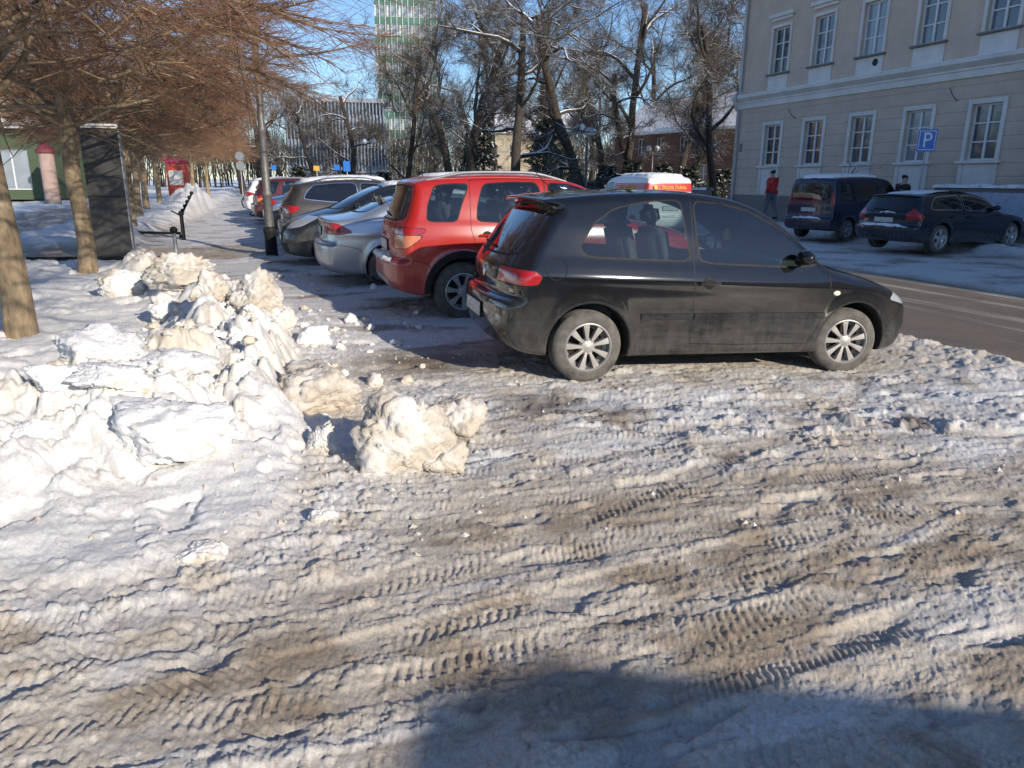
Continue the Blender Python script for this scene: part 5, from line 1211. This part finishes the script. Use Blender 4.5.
def pale_building():
    ox,oy=ab(29.4,21.0); B=thing('pale_building','long pale beige two storey building with white framed windows','building',(ox,oy,-.08),math.atan2(-SD[1],-SD[0]))
    L=74; Hh=9.75; wx=[2.6+2.42*k for k in range(9)]; hg=[(x-.5,x+.5,2.38,4.0) for x in wx]; hu=[(x-.5,x+.5,6.0,7.72) for x in wx]
    me=wall_with_holes(0,L,1.15,4.78,hg); me.materials.append(RUST); link('ground_floor_wall',me,B)
    me=wall_with_holes(0,L,5.3,Hh,hu); me.materials.append(PLAS); link('upper_floor_wall',me,B)
    mb=MB(); mb.box(-.002,L,.3,12,0,Hh); mb.build('rear_wall',PLAS,B)
    mb=MB(); mb.box(-.06,L,-.06,.28,0,1.15); mb.build('plinth',PLIN,B,False,.02)
    mb=MB(); mb.add([(-.1,y,z) for y,z in CORN]+[(L,y,z) for y,z in CORN],[(k,k+1,k+1+len(CORN),k+len(CORN)) for k in range(len(CORN)-1)]+[tuple(range(len(CORN)))]); mb.build('cornice',PALE,B)
    mb=MB(); mb.box(-.1,L,-.30,-.02,5.305,5.335); mb.build('snow_ledge',MS,B,True,.012)
    for i,x in enumerate(wx):
        w=window(B,x,2.38,4.0,1.0,3)
        mb=MB(); e=.135
        mb.box(-.5-e,-.5,-.05,.0,2.3,4.0+e); mb.box(.5,.5+e,-.05,.0,2.3,4.0+e); mb.box(-.5,.5,-.05,.0,4.0,4.0+e); mb.build('surround',PALE,w,False,.01)
        mb=MB(); mb.box(-.72,.72,-.16,.14,2.29,2.375); mb.build('sill',PALE,w,False,.01)
        mb=MB(); mb.box(-.64,-.50,-.055,0,1.2,2.285); mb.box(.50,.64,-.055,0,1.2,2.285); mb.box(-.495,.495,-.03,0,1.2,2.285); mb.build('apron',PALE,w,False,.008)
        if i%2==0: mb=MB(); mb.box(-.42,-.12,.30,.31,2.4,3.95); mb.build('curtain',CURT,w)
        w=window(B,x,6.0,7.72,1.0,3)
        mb=MB(); e=.12
        mb.box(-.5-e,-.5,-.045,.0,5.95,7.72+e); mb.box(.5,.5+e,-.045,.0,5.95,7.72+e); mb.box(-.5,.5,-.045,.0,7.72,7.72+e); mb.build('surround',PALE,w,False,.01)
        mb=MB(); mb.box(-.68,.68,-.14,.14,5.93,5.995); mb.build('sill',PLIN,w,False,.01)
        mb=MB(); mb.box(-.60,.60,-.03,.0,5.34,5.925); mb.build('apron',PALE,w,False,.008)
        mb=MB(); mb.box(-.72,.72,-.16,.0,8.1,8.24); mb.box(-.62,.62,-.09,.0,7.98,8.098); mb.build('hood_mould',PALE,w,False,.01)
    mb=MB(); mb.lathe([(.12,-.01),(.12,.012),(.001,.012)],16,Matrix.Translation((7.72,-.032,5.72))@Matrix.Rotation(R(90),4,'X')); mb.build('vent',ROOM,B)
    mb=MB(); mb.box(.45,.62,-.02,0,3.0,3.35); mb.build('plaque',PLIN,B)
    for x in (3.9,11.2):
        mb=MB(); mb.tube([(x,0,4.15),(x+.02,-.25,4.3),(x+.03,-.4,4.5)],.012,6); mb.build('flag_holder',BLK,B,True)
    for x in (.28,14.0): mb=MB(); mb.tube([(x,-.10,.15),(x,-.10,4.6),(x,-.34,5.0),(x,-.34,5.35),(x,-.10,5.6),(x,-.10,Hh-.4)],.055,8); mb.build('downpipe',STEEL,B,True)
    mb=MB(); mb.box(-.35,L,-.42,-.0,Hh-.28,Hh+.05); mb.build('eaves',PALE,B,False,.05)
    mb=MB(); mb.add([(-.4,-.5,Hh+.05),(L,-.5,Hh+.05),(L,12.5,Hh+.05),(-.4,12.5,Hh+.05),(5,6,Hh+2.2),(L,6,Hh+2.2)],[(0,1,5,4),(3,4,5,2),(0,4,3),(1,2,5),(0,3,2,1)]); mb.build('roof',MS,B)
STEEL=simple('galvanised_steel',(.38,.39,.40),.45,.6,.2,15)
CORN=[(0.0,4.78),(-.06,4.78),(-.06,4.98),(-.10,5.0),(-.10,5.06),(-.22,5.14),(-.30,5.2),(-.30,5.30),(0.0,5.302)]
pale_building()
def tower():
    x,y=at_px(419,118); T=thing('tower_block','tall office tower striped with green panels and white window bands','building',(x,y,0),R(9)); Wd=13; fl=3.25; n=15
    GRN=simple('green_panel',(.055,.155,.115),.35,0,.2,1); WHT=wallmat('tower_white',(.62,.64,.60)); TG=paneglass('tower_glass',(.16,.20,.22),.08)
    mb=MB(); mb.box(-7.2,4.0,.12,16,0,n*fl+1); mb.build('core',WHT,T)
    pane=None; me=None
    for f in range(n):
        z=1.0+f*fl; mb=MB(); mb.box(-7.2,4.0,0,.118,z+1.95,z+fl); mb.build('spandrel_panel',GRN,T)
        for k in range(5):
            x0=4.0-(k+1)*2.2+.16
            if me is None: m=MB(); m.box(0,1.9,.06,.115,0,1.75); o=m.build('window',TG,T); me=o.data
            else: o=link('window',me,T)
            o.location=(x0,0,z+.1)
    for k in range(11):
        mb=MB(); mb.box(4.0-k*1.03-.06,4.0-k*1.03+.06,-.14,-.005,1,n*fl+1); mb.build('mullion',WHT,T)
tower()
def office():
    x,y=at_px(290,100); O=thing('office_block','low office block with close vertical fins beyond the bare trees','building',(x,y,0),R(14)); L=14.5
    FIN=simple('pale_fin',(.26,.30,.36),.6); GLS=paneglass('office_glass',(.10,.13,.18),.1)
    mb=MB(); mb.box(0,L,.5,14,0,12.6); mb.build('core',GLS,O)
    for k in range(3): mb=MB(); mb.box(0,L,.2,.498,2.6+k*3.6,3.7+k*3.6); mb.build('floor_band',FIN,O)
    fm=None
    for k in range(29):
        if fm is None: m=MB(); m.box(-.07,.07,-.25,.19,3,12.6); o=m.build('fin',FIN,O); fm=o.data
        else: o=link('fin',fm,O)
        o.location=(k*.5+.2,0,0)
    mb=MB(); mb.box(-.2,L+.2,-.3,14.2,12.61,13.2); mb.build('parapet',FIN,O)
office()
def house(name,label,u,d,Wd,dep,eave,ridge,rz,wmat,rmat,wins):
    x,y=at_px(u,d); Hs=thing(name,label,'building',(x,y,0),rz); holes=[(a-.5,a+.5,z0,z1) for a,z0,z1 in wins]
    me=wall_with_holes(-Wd/2,Wd/2,0,eave,holes); me.materials.append(wmat); link('front_wall',me,Hs)
    mb=MB(); mb.box(-Wd/2,Wd/2,.3,dep,0,eave); mb.add([(-Wd/2,.0,eave),(-Wd/2,dep,eave),(-Wd/2,dep/2,ridge-.15),(Wd/2,.0,eave),(Wd/2,dep,eave),(Wd/2,dep/2,ridge-.15)],[(0,2,1),(3,4,5)]); mb.build('wall',wmat,Hs)
    mb=MB(); e=.5
    for s in (0,1):
        y0,y1=(-e,dep/2) if s==0 else (dep+e,dep/2); z0=eave-.25
        mb.add([(-Wd/2-e,y0,z0),(Wd/2+e,y0,z0),(Wd/2+e,y1,ridge),(-Wd/2-e,y1,ridge),(-Wd/2-e,y0,z0+.25),(Wd/2+e,y0,z0+.25),(Wd/2+e,y1,ridge+.28),(-Wd/2-e,y1,ridge+.28)],[(0,1,2,3),(4,7,6,5),(0,4,5,1),(1,5,6,2),(3,7,4,0)])
    mb.build('roof',rmat,Hs)
    for a,z0,z1 in wins: window(Hs,a,z0,z1,1.0,2)
    return Hs
BRK=wallmat('dark_brick',(.16,.085,.06)); CRM=wallmat('cream_wall',(.50,.42,.30)); GREEN=wallmat('green_wall',(.07,.10,.055)); PINK=wallmat('rose_wall',(.46,.33,.28),0,.1,.5)
house('brick_house','dark brick house with snow on its pitched roof behind the park trees',668,60,17,9,6.4,9.6,R(-58),BRK,MS,[(-4.4,1.4,3.2),(-1.6,1.4,3.2),(1.6,1.4,3.2),(4.4,1.4,3.2),(-4.4,4.2,5.8),(-1.6,4.2,5.8),(1.6,4.2,5.8),(4.4,4.2,5.8)])
house('cream_house','cream house glimpsed between the trunks left of the brick house',525,95,15,9,9,12,R(4),CRM,MS,[(-5,1.4,3.2),(-2,1.4,3.2),(2,1.4,3.2),(5,1.4,3.2),(-5,5.2,7),(-2,5.2,7),(2,5.2,7),(5,5.2,7)])
def shops():
    x,y=ab(52,-13.6); S=thing('green_shop','green fronted shop with large windows behind the left hand trees','building',(x,y,.1),math.atan2(-SD[1],-SD[0])+PI); L=22
    # local x runs away from the camera, y points away from the street
    x,y=at_px(46,46); S.rotation_euler=(0,0,R(8)); S.location=(x-L*math.cos(R(8)),y-L*math.sin(R(8)),.3); wins=[(1.2+2.6*k,3.2+2.6*k,.6,3.0) for k in range(8)]
    me=wall_with_holes(0,L,0,4.2,wins); me.materials.append(GREEN); link('front_wall',me,S); mb=MB(); mb.box(0,L,.3,9,0,4.2); mb.build('wall',GREEN,S)
    for a,b,z0,z1 in wins: window(S,(a+b)/2,z0,z1,2.0,1,pane=PGL)
    mb=MB(); mb.box(-.3,L+.3,-.5,9.3,4.21,4.7); mb.build('roof',MS,S)
    x,y=at_px(54,43); K=thing('advertising_column','round advertising column with a faded rose poster and dark cap','column',(x,y,.05)); K.scale=(.8,.8,.95); 
    mb=MB(); mb.lathe([(.001,0),(.55,0),(.55,.35),(.5,.36)],28); mb.build('base',PLIN,K,True); mb=MB(); mb.lathe([(.5,.36),(.5,3.1)],28); mb.build('poster',PINK,K,True)
    mb=MB(); mb.lathe([(.52,3.1),(.66,3.12),(.66,3.3),(.4,3.5),(.001,3.9)],28); mb.build('cap',simple('maroon_cap',(.16,.03,.04),.6),K,True)
    x,y=at_px(181,54); K=thing('kiosk','red and white kiosk beyond the clipped trees','kiosk',(x,y,.1),R(8)); K.scale=(.5,.5,1.05); RD=simple('kiosk_red',(.42,.06,.04),.5); MR=simple('kiosk_maroon',(.28,.03,.08),.5)
    mb=MB(); mb.box(-1.3,1.3,-1.2,1.2,0,2.5); mb.build('cabin',RD,K,False,.04); mb=MB(); mb.box(-1.0,1.0,-1.26,-1.205,1.0,2.0); mb.build('hatch_window',CURT,K); mb=MB(); mb.box(-1.45,1.45,-1.4,1.35,2.51,3.0); mb.build('fascia',MR,K,False,.03); mb=MB(); mb.box(-1.4,1.4,-1.35,1.3,3.01,3.12); mb.build('snow_cap',MS,K,True,.04)
    x,y=ab(90,-16); O=thing('street_house','plain pale house closing the left side of the street','building',(x,y,0),math.atan2(-SD[1],-SD[0])+PI); me=wall_with_holes(-20,30,0,9,[(-18+3*k,-16.8+3*k,z,z+1.7) for k in range(15) for z in (1.3,5.0)]); me.materials.append(CRM); link('front_wall',me,O); mb=MB(); mb.box(-20,30,.3,9,0,9); mb.build('wall',CRM,O); mb=MB(); mb.box(-20.3,30.3,-.4,9.3,9.01,9.5); mb.build('roof',MS,O)
    for k in range(15):
        for z in (1.3,5.0): window(O,-17.4+3*k,z,z+1.7,1.2,2)
shops()
# building across the yard behind the camera: its roof edge throws the shade over the nearest slush
def yard_kiosk():
    K=thing('garage','low garage behind the camera whose roof shades the nearest slush','garage',(4.6,-4.10,0)); prof=[(0,2.75),(.25,3.08),(.85,3.18),(2.3,3.05),(5.5,2.9),(7,2.6)]
    mb=MB(); n=len(prof); vs=[(x,0,z) for x,z in prof]+[(7,0,0),(0,0,0)]; m=len(vs); mb.add(vs+[(x,-5,z) for x,y,z in vs],[tuple(range(m)),tuple(range(2*m-1,m-1,-1))]+[(k,k+m,(k+1)%m+m,(k+1)%m) for k in range(m)]); mb.build('shell',CRM,K)
    mb=MB(); mb.box(1.5,4.5,.002,.06,0,2.3); mb.build('door',PLIN,K)
yard_kiosk()
# ---------------------------------------------------------------- low walls by the pale building
def low_wall(a0,a1,b,h,label,banner=False):
    x,y=ab(a1,b); W=thing('low_wall',label,'wall',(x,y,-.05),math.atan2(-SD[1],-SD[0])); L=a1-a0
    mb=MB(); mb.box(0,L,0,.3,0,h); mb.build('wall',PLIN,W,False,.02)
    mb=MB(); n=int(L*5); vs=[];fs=[]
    for k in range(n+1):
        xx=L*k/n; t=.10+.05*mnoise.noise(Vector((xx*1.7,b,3)))
        for yy,zz in ((-.06,h+.002),(-.05,h+t*.7),(.05,h+t),(.25,h+t),(.35,h+t*.7),(.36,h+.002)): vs.append((xx,yy,zz))
    for k in range(n): fs+= [(k*6+j,k*6+6+j,k*6+7+j,k*6+j+1) for j in range(5)]
    mb.add(vs,fs); mb.build('snow_cap',MS,W,True)
    if banner: mb=MB(); mb.box(.4,L-.3,-.03,-.004,.35,h-.12); mb.build('banner',simple('faded_banner',(.38,.42,.50),.7),W)
low_wall(5,17.6,19.9,1.55,'low grey wall with a snow cap and pale banner behind the estate car',True)
low_wall(30.5,38,20.5,1.3,'low dark wall with a snow cap between the post van and the building corner')
def fence():
    x,y=ab(48,18.5); F_=thing('iron_fence','dark iron fence under the park trees left of the pale building','fence',(x,y,-.05),math.atan2(-SD[1],-SD[0])); L=14
    for z in (.25,1.15): mb=MB(); mb.box(0,L,-.02,.02,z,z+.05); mb.build('rail',BLK,F_)
    m=None
    for k in range(int(L/.2)):
        if m is None: q=MB(); q.tube([(0,0,0),(0,0,1.35)],.014,5); q.ball((0,0,1.37),.03,6,5); o=q.build('bar',BLK,F_); m=o.data
        else: o=link('bar',m,F_)
        o.location=(k*.2+.05,.04,0)
fence()
# ---------------------------------------------------------------- lamps, signs, street furniture
LAMPM=simple('lamp_iron',(.14,.135,.13),.5,.4,.25,20,.2); GLOBE=NT('opal_globe'); GLOBE.set(Base_Color=(.86,.87,.88,1),Roughness=.25); GLOBE=GLOBE.m
def street_lamp(x,y,h,n,label,rz=0,group='globe street lamps',sc=1):
    T=thing('street_lamp',label,'street lamp',(x,y,-.05),rz,group)
    mb=MB(); mb.lathe([(.001,0),(.155,0),(.155,.06),(.13,.10),(.12,.55),(.14,.58),(.14,.64),(.10,.70)],16); mb.build('base',BLK,T,True)
    mb=MB(); mb.lathe([(.098,.69),(.088,1.3),(.105,1.33),(.105,1.40),(.085,1.44),(.078,2.6),(.09,2.63),(.09,2.7),(.07,2.74),(.058,h-.2),(.075,h-.15),(.04,h)],14); mb.build('pole',LAMPM,T,True)
    for k in range(n):
        q=2*PI*k/n+.4; r=.38 if n>1 else 0; c=(r*math.cos(q),r*math.sin(q),h+.28+(.22 if (n==3 and k==1) else 0))
        mb=MB(); mb.tube([(0,0,h-.1),(c[0]*.6,c[1]*.6,h-.12),(c[0],c[1],c[2]-.25),(c[0],c[1],c[2]-.16)],.022,6); a=mb.build('arm',LAMPM,T,True)
        mb=MB(); mb.ball(c,.21,18,12); mb.build('globe',GLOBE,T,True)
        mb=MB(); mb.ball((c[0],c[1],c[2]+.13),.16,14,8,(1,1,.5)); mb.build('snow_cap',MS,T,True)
street_lamp(*ab(16.91,.48),6.3,2,'nearest street lamp with a black foot standing before the parked cars',R(20))
street_lamp(*at_px(585,38),4.1,3,'street lamp with three white globes before the forking dark tree',R(10))
street_lamp(*at_px(372,56),4.4,2,'street lamp with two globes before the low office block',R(0))
street_lamp(*at_px(650,50),3.9,2,'street lamp with two dull globes before the brick house',R(0))
SIGNB=simple('sign_blue',(.03,.17,.55),.4,0,.06); SIGNW=simple('sign_white',(.8,.8,.8),.5,0,.05); STEEL=simple('galvanised_steel',(.38,.39,.40),.45,.6,.2,15)
def parking_sign():
    x,y=ab(17.2,18.9); T=thing('parking_sign','blue parking sign on a grey pole before the pale building','sign',(x,y,0),-math.atan2(x,y)+R(12)); T.scale=(.80,1,.96)
    mb=MB(); mb.tube([(0,0,0),(0,0,3.3)],.032,10); mb.build('pole',STEEL,T,True)
    mb=MB(); mb.box(-.31,.31,-.06,-.036,2.62,3.26); p=mb.build('plate',SIGNB,T,False,.01); mb=MB(); mb.box(-.27,-.25,-.066,-.0605,2.66,3.22); mb.box(.25,.27,-.066,-.0605,2.66,3.22); mb.box(-.25,.25,-.066,-.0605,2.66,2.68); mb.box(-.25,.25,-.066,-.0605,3.20,3.22); mb.build('border',SIGNW,p)
    o=link('letter',text_mesh('P',.62,SIGNW),p,(0,-.068,2.93)); o.rotation_euler=(R(90),0,0); o.data.name='letter'
parking_sign()
def plate_sign(u,d,h,w,hh,mat,label,round_=False,n=1,rz=0):
    x,y=at_px(u,d); T=thing('road_sign',label,'sign',(x,y,0),rz); mb=MB(); mb.tube([(0,0,0),(0,0,h)],.03,8); mb.build('pole',STEEL,T,True)
    for k in range(n):
        z=h-hh/2-k*(hh+.05); mb=MB()
        if round_: mb.lathe([(.001,-.01),(w/2,-.01),(w/2,.01),(.001,.01)],24,Matrix.Translation((0,-.045,z))@Matrix.Rotation(R(90),4,'X'))
        else: mb.box(-w/2,w/2,-.06,-.035,z-hh/2,z+hh/2)
        mb.build('plate',mat,T,False,.006 if not round_ else 0)
plate_sign(244,45,3.3,.55,.55,STEEL,'two grey round sign backs on one pole by the far end of the row',True,2)
plate_sign(349,42,2.7,.42,.6,SIGNB,'tall blue sign plate rising behind the brown sport utility vehicle'); plate_sign(339,43,2.5,.36,.36,SIGNB,'smaller blue sign plate left of the tall blue one')
plate_sign(319,44,2.45,.38,.3,simple('sign_yellow',(.62,.36,.05),.5),'small yellow sign plate above the dark cars'); plate_sign(277,46,2.5,.3,.3,SIGNB,'little blue sign plate farthest left above the cars')
def totem():
    x,y=gp(117,263); yv=math.atan2(SN[1],SN[0])-R(4); T=thing('information_totem','dark grey information totem standing in the snow between two trees','totem',(x,y,.0),yv)
    DG=NT('totem_panel'); f=DG.noise(1.5,5,.6); DG.color(DG.ramp(f,[(.3,(.035,.034,.035)),(.7,(.06,.057,.055))])); DG.set(Roughness=.5); DG=DG.m
    mb=MB(); mb.box(-.33,.33,-.09,.09,0,2.50); mb.build('panel',DG,T,False,.008); mb=MB(); mb.box(-.335,.335,-.10,-.092,1.28,1.29); mb.build('joint',BLK,T)
    mb=MB(); mb.box(.332,.355,-.10,.10,0,2.5); mb.build('lit_edge',STEEL,T,False,.004); mb=MB(); mb.box(-.35,.37,-.11,.11,2.502,2.54); mb.build('cap',DG,T)  # paler strip imitates the sunlit right side of the slab
    mb=MB(); mb.box(-.34,.36,-.10,.10,2.542,2.62); mb.build('snow_cap',MS,T,True,.05,seg=3)
totem()
def posts():
    x,y=gp(184,240); T=thing('chain_post','short black post with a tilted beaded arm standing in the snow','post',(x,y,0.05),R(15)); mb=MB(); mb.tube([(0,0,-.1),(0,0,.62)],.05,10); mb.ball((0,0,.66),.075); mb.build('post',BLK,T,True)
    mb=MB(); 
    for k in range(5): mb.ball((.04+.07*k,0,.74+.115*k),.05,10,7)
    mb.tube([(0,0,.62),(.34,0,1.22)],.028,8); mb.build('beaded_arm',BLK,T,True); mb=MB(); mb.tube([(0,0,.6),(-.25,0,.74)],.02,6); mb.build('hook',BLK,T,True)
    x,y=gp(178,268); T=thing('ball_post','small black ball on a post poking out of the snow bank','post',(x,y,.0)); mb=MB(); mb.tube([(0,0,-.1),(0,0,.66)],.035,10); mb.build('stem',STEEL,T,True); mb=MB(); mb.ball((0,0,.70),.07); mb.build('ball',BLK,T,True)
    a0=gp(66,237); a1=gp(182,238)
    for (p0,p1,lb) in ((gp(66,236),gp(181,238),'low dark rail beyond the crossing path'),(gp(28,266),gp(168,265),'low dark rail on the near side of the crossing path')):
        T=thing('low_rail',lb,'rail',(p0[0],p0[1],.0),math.atan2(p1[1]-p0[1],p1[0]-p0[0])); L=math.hypot(p1[0]-p0[0],p1[1]-p0[1]); mb=MB(); mb.box(0,L,-.035,.035,.10,.17); mb.build('rail',BLK,T,False,.01)
        for k in range(4): mb=MB(); mb.box(L*k/3-.03,L*k/3+.03,-.03,.03,-.1,.098); mb.build('foot',BLK,T)
posts()
# ---------------------------------------------------------------- people
SKIN=simple('skin',(.42,.27,.20),.55,0,.1,20); HAIR=simple('dark_hair',(.02,.016,.013),.7)
def skinned(name,verts,edges,mat,parent,sub=2,root=0):
    bm=bmesh.new(); vs=[bm.verts.new(v[:3]) for v in verts]
    for a,b in edges: bm.edges.new((vs[a],vs[b]))
    me=bpy.data.meshes.new(name); bm.to_mesh(me); bm.free(); o=bpy.data.objects.new(name,me); COL.objects.link(o)
    m=o.modifiers.new('s','SKIN'); m.use_smooth_shade=True
    for i,v in enumerate(verts): sv=me.skin_vertices[0].data[i]; sv.radius=(v[3],v[4] if len(v)>4 else v[3]); sv.use_root=(i==root)
    ms=o.modifiers.new('u','SUBSURF'); ms.levels=sub; ms.render_levels=sub
    dg=bpy.context.evaluated_depsgraph_get(); dg.update(); m2=bpy.data.meshes.new_from_object(o.evaluated_get(dg)); bpy.data.objects.remove(o)
    m2.name=name; m2.materials.clear(); m2.materials.append(mat); m2.polygons.foreach_set('use_smooth',np.ones(len(m2.polygons),dtype=bool)); return link(name,m2,parent)
def person(x,y,rz,label,jacket,trousers,stride=.22,hood=False,z=0):
    T=thing('person',label,'person',(x,y,z),rz); s=stride
    # walking figure facing local +x
    V=[(0,0,.93,.13,.15),(0,0,1.12,.12,.15),(.01,0,1.32,.12,.17),(.01,0,1.44,.08,.12),(.02,0,1.52,.055),(.035,0,1.60,.085,.075),(.03,0,1.69,.095,.08),
       (0,.10,.88,.095),(s*.55,.10,.48,.062),(s*.75,.10,.09,.042),(s*.75+.14,.10,.045,.04),(0,-.10,.88,.095),(-s*.35,-.10,.48,.062),(-s*1.1,-.10,.13,.042),(-s*1.1+.13,-.10,.05,.04),
       (.0,.20,1.40,.062),(-.07,.25,1.14,.048),(.03,.25,.91,.036),(.05,.25,.85,.034),(.0,-.20,1.40,.062),(.06,-.25,1.14,.048),(.19,-.24,.95,.036),(.22,-.24,.89,.034)]
    E=[(0,1),(1,2),(2,3),(3,4),(4,5),(5,6),(0,7),(7,8),(8,9),(9,10),(0,11),(11,12),(12,13),(13,14),(3,15),(15,16),(16,17),(17,18),(3,19),(19,20),(20,21),(21,22)]
    for b in (18,22):
        bx,by,bz=V[b][:3]
        for k,(dx,dl) in enumerate(((-.03,.075),(-.01,.088),(.012,.084),(.032,.066),(.045,.04))):
            V.append((bx+dx,by,bz-.045,.011)); V.append((bx+dx*1.15+.012,by-.008*(1 if by>0 else -1),bz-.045-dl,.008)); E+= [(b,len(V)-2),(len(V)-2,len(V)-1)]
    body=skinned('body',V,E,SKIN,T,1)
    J=[(0,0,.84,.165,.19),(0,0,1.0,.155,.18),(0,0,1.15,.15,.175),(.01,0,1.34,.145,.195),(.01,0,1.45,.10,.14),(.015,0,1.52,.075,.075),(.0,.215,1.40,.082),(-.07,.265,1.14,.067),(.025,.26,.93,.052),(.0,-.215,1.40,.082),(.06,-.265,1.14,.067),(.185,-.25,.965,.052)]
    skinned('jacket',J,[(0,1),(1,2),(2,3),(3,4),(4,5),(4,6),(6,7),(7,8),(4,9),(9,10),(10,11)],jacket,T,2,2)
    P=[(0,0,.94,.14,.16),(0,.10,.86,.11),(s*.55,.10,.48,.08),(s*.75,.10,.12,.066),(0,-.10,.86,.11),(-s*.35,-.10,.48,.08),(-s*1.1,-.10,.16,.066)]
    skinned('trousers',P,[(0,1),(1,2),(2,3),(0,4),(4,5),(5,6)],trousers,T,2)
    for b in (9,13):
        x0,y0,z0=V[b][:3]; skinned('shoe',[(x0-.04,y0,z0-.02,.055),(x0+.06,y0,z0-.045,.05,.05),(x0+.17,y0,z0-.055,.04,.045)],[(0,1),(1,2)],BLK,T,2)
    skinned('hair',[(-.01,0,1.60,.085,.08),(.015,0,1.70,.105,.09),(.03,0,1.735,.08)],[(0,1),(1,2)],HAIR if not hood else jacket,T,2)
    for sg in (1,-1): mb=MB(); mb.ball((.115,sg*.032,1.655),.011,8,6); mb.build('eye',BLK,T,True)
    mb=MB(); mb.ball((.128,0,1.625),.017,8,6,(1.2,.8,1.3)); mb.build('nose',SKIN,T,True); mb=MB(); mb.ball((.112,0,1.585),.02,8,6,(.5,1.2,.3)); mb.build('mouth',simple('lips',(.35,.14,.12),.5),T,True)
    return T
JR=simple('red_jacket',(.50,.03,.03),.8,0,.2,12); JB=simple('black_coat',(.02,.02,.023),.8); TJ=simple('grey_jeans',(.13,.14,.17),.85); TB=simple('black_trousers',(.025,.025,.03),.8)
x,y=ab(22.6,17.9); person(x,y,math.atan2(SD[1],SD[0])+R(10),'person in a red and black jacket walking beside the navy van',JR,TJ,z=.30)
x,y=ab(17.7,18.8); person(x,y,math.atan2(-SD[1],-SD[0]),'person in a black coat standing behind the estate car',JB,TB,.08,z=.12)
x,y=ab(24.0,-8.2); person(x,y,math.atan2(SD[1],SD[0]),'person in black seen behind the leftmost trunk',JB,TB,z=.05)
# ---------------------------------------------------------------- sky, sun, camera
w=bpy.data.worlds.new('World'); scene.world=w; w.use_nodes=True
nt=w.node_tree; sky=nt.nodes.new('ShaderNodeTexSky'); sky.sky_type='NISHITA'; sky.sun_disc=False
sky.sun_elevation=SUN_EL; sky.sun_rotation=SUN_AZ; sky.altitude=200; sky.air_density=1.0; sky.dust_density=.15; sky.ozone_density=5.0
bg=nt.nodes['Background']; hs=nt.nodes.new('ShaderNodeHueSaturation'); hs.inputs['Saturation'].default_value=1.0; hs.inputs['Hue'].default_value=.503; nt.links.new(sky.outputs[0],hs.inputs['Color']); nt.links.new(hs.outputs[0],bg.inputs[0]); bg.inputs[1].default_value=.15
sl=bpy.data.lights.new('sun','SUN'); sl.energy=4.6; sl.angle=R(.5); sl.color=(1,.90,.76)
so=bpy.data.objects.new('sun',sl); COL.objects.link(so); so.rotation_euler=SUNV.to_track_quat('Z','Y').to_euler()
so.location=SUNV*60
cd=bpy.data.cameras.new('camera'); cd.lens=FPX/1024*36; cd.sensor_width=36; cd.clip_end=4000; cd.clip_start=.05
co=bpy.data.objects.new('camera',cd); COL.objects.link(co); co.location=(0,0,CAM_H); co.rotation_euler=(Matrix.Rotation(R(90)-PITCH,3,'X')@Matrix.Rotation(ROLL,3,'Z')).to_euler()
scene.camera=co
scene.view_settings.view_transform='Standard'; scene.view_settings.look='None'; scene.view_settings.gamma=1; scene.view_settings.exposure=.26
scene.render.engine='CYCLES'
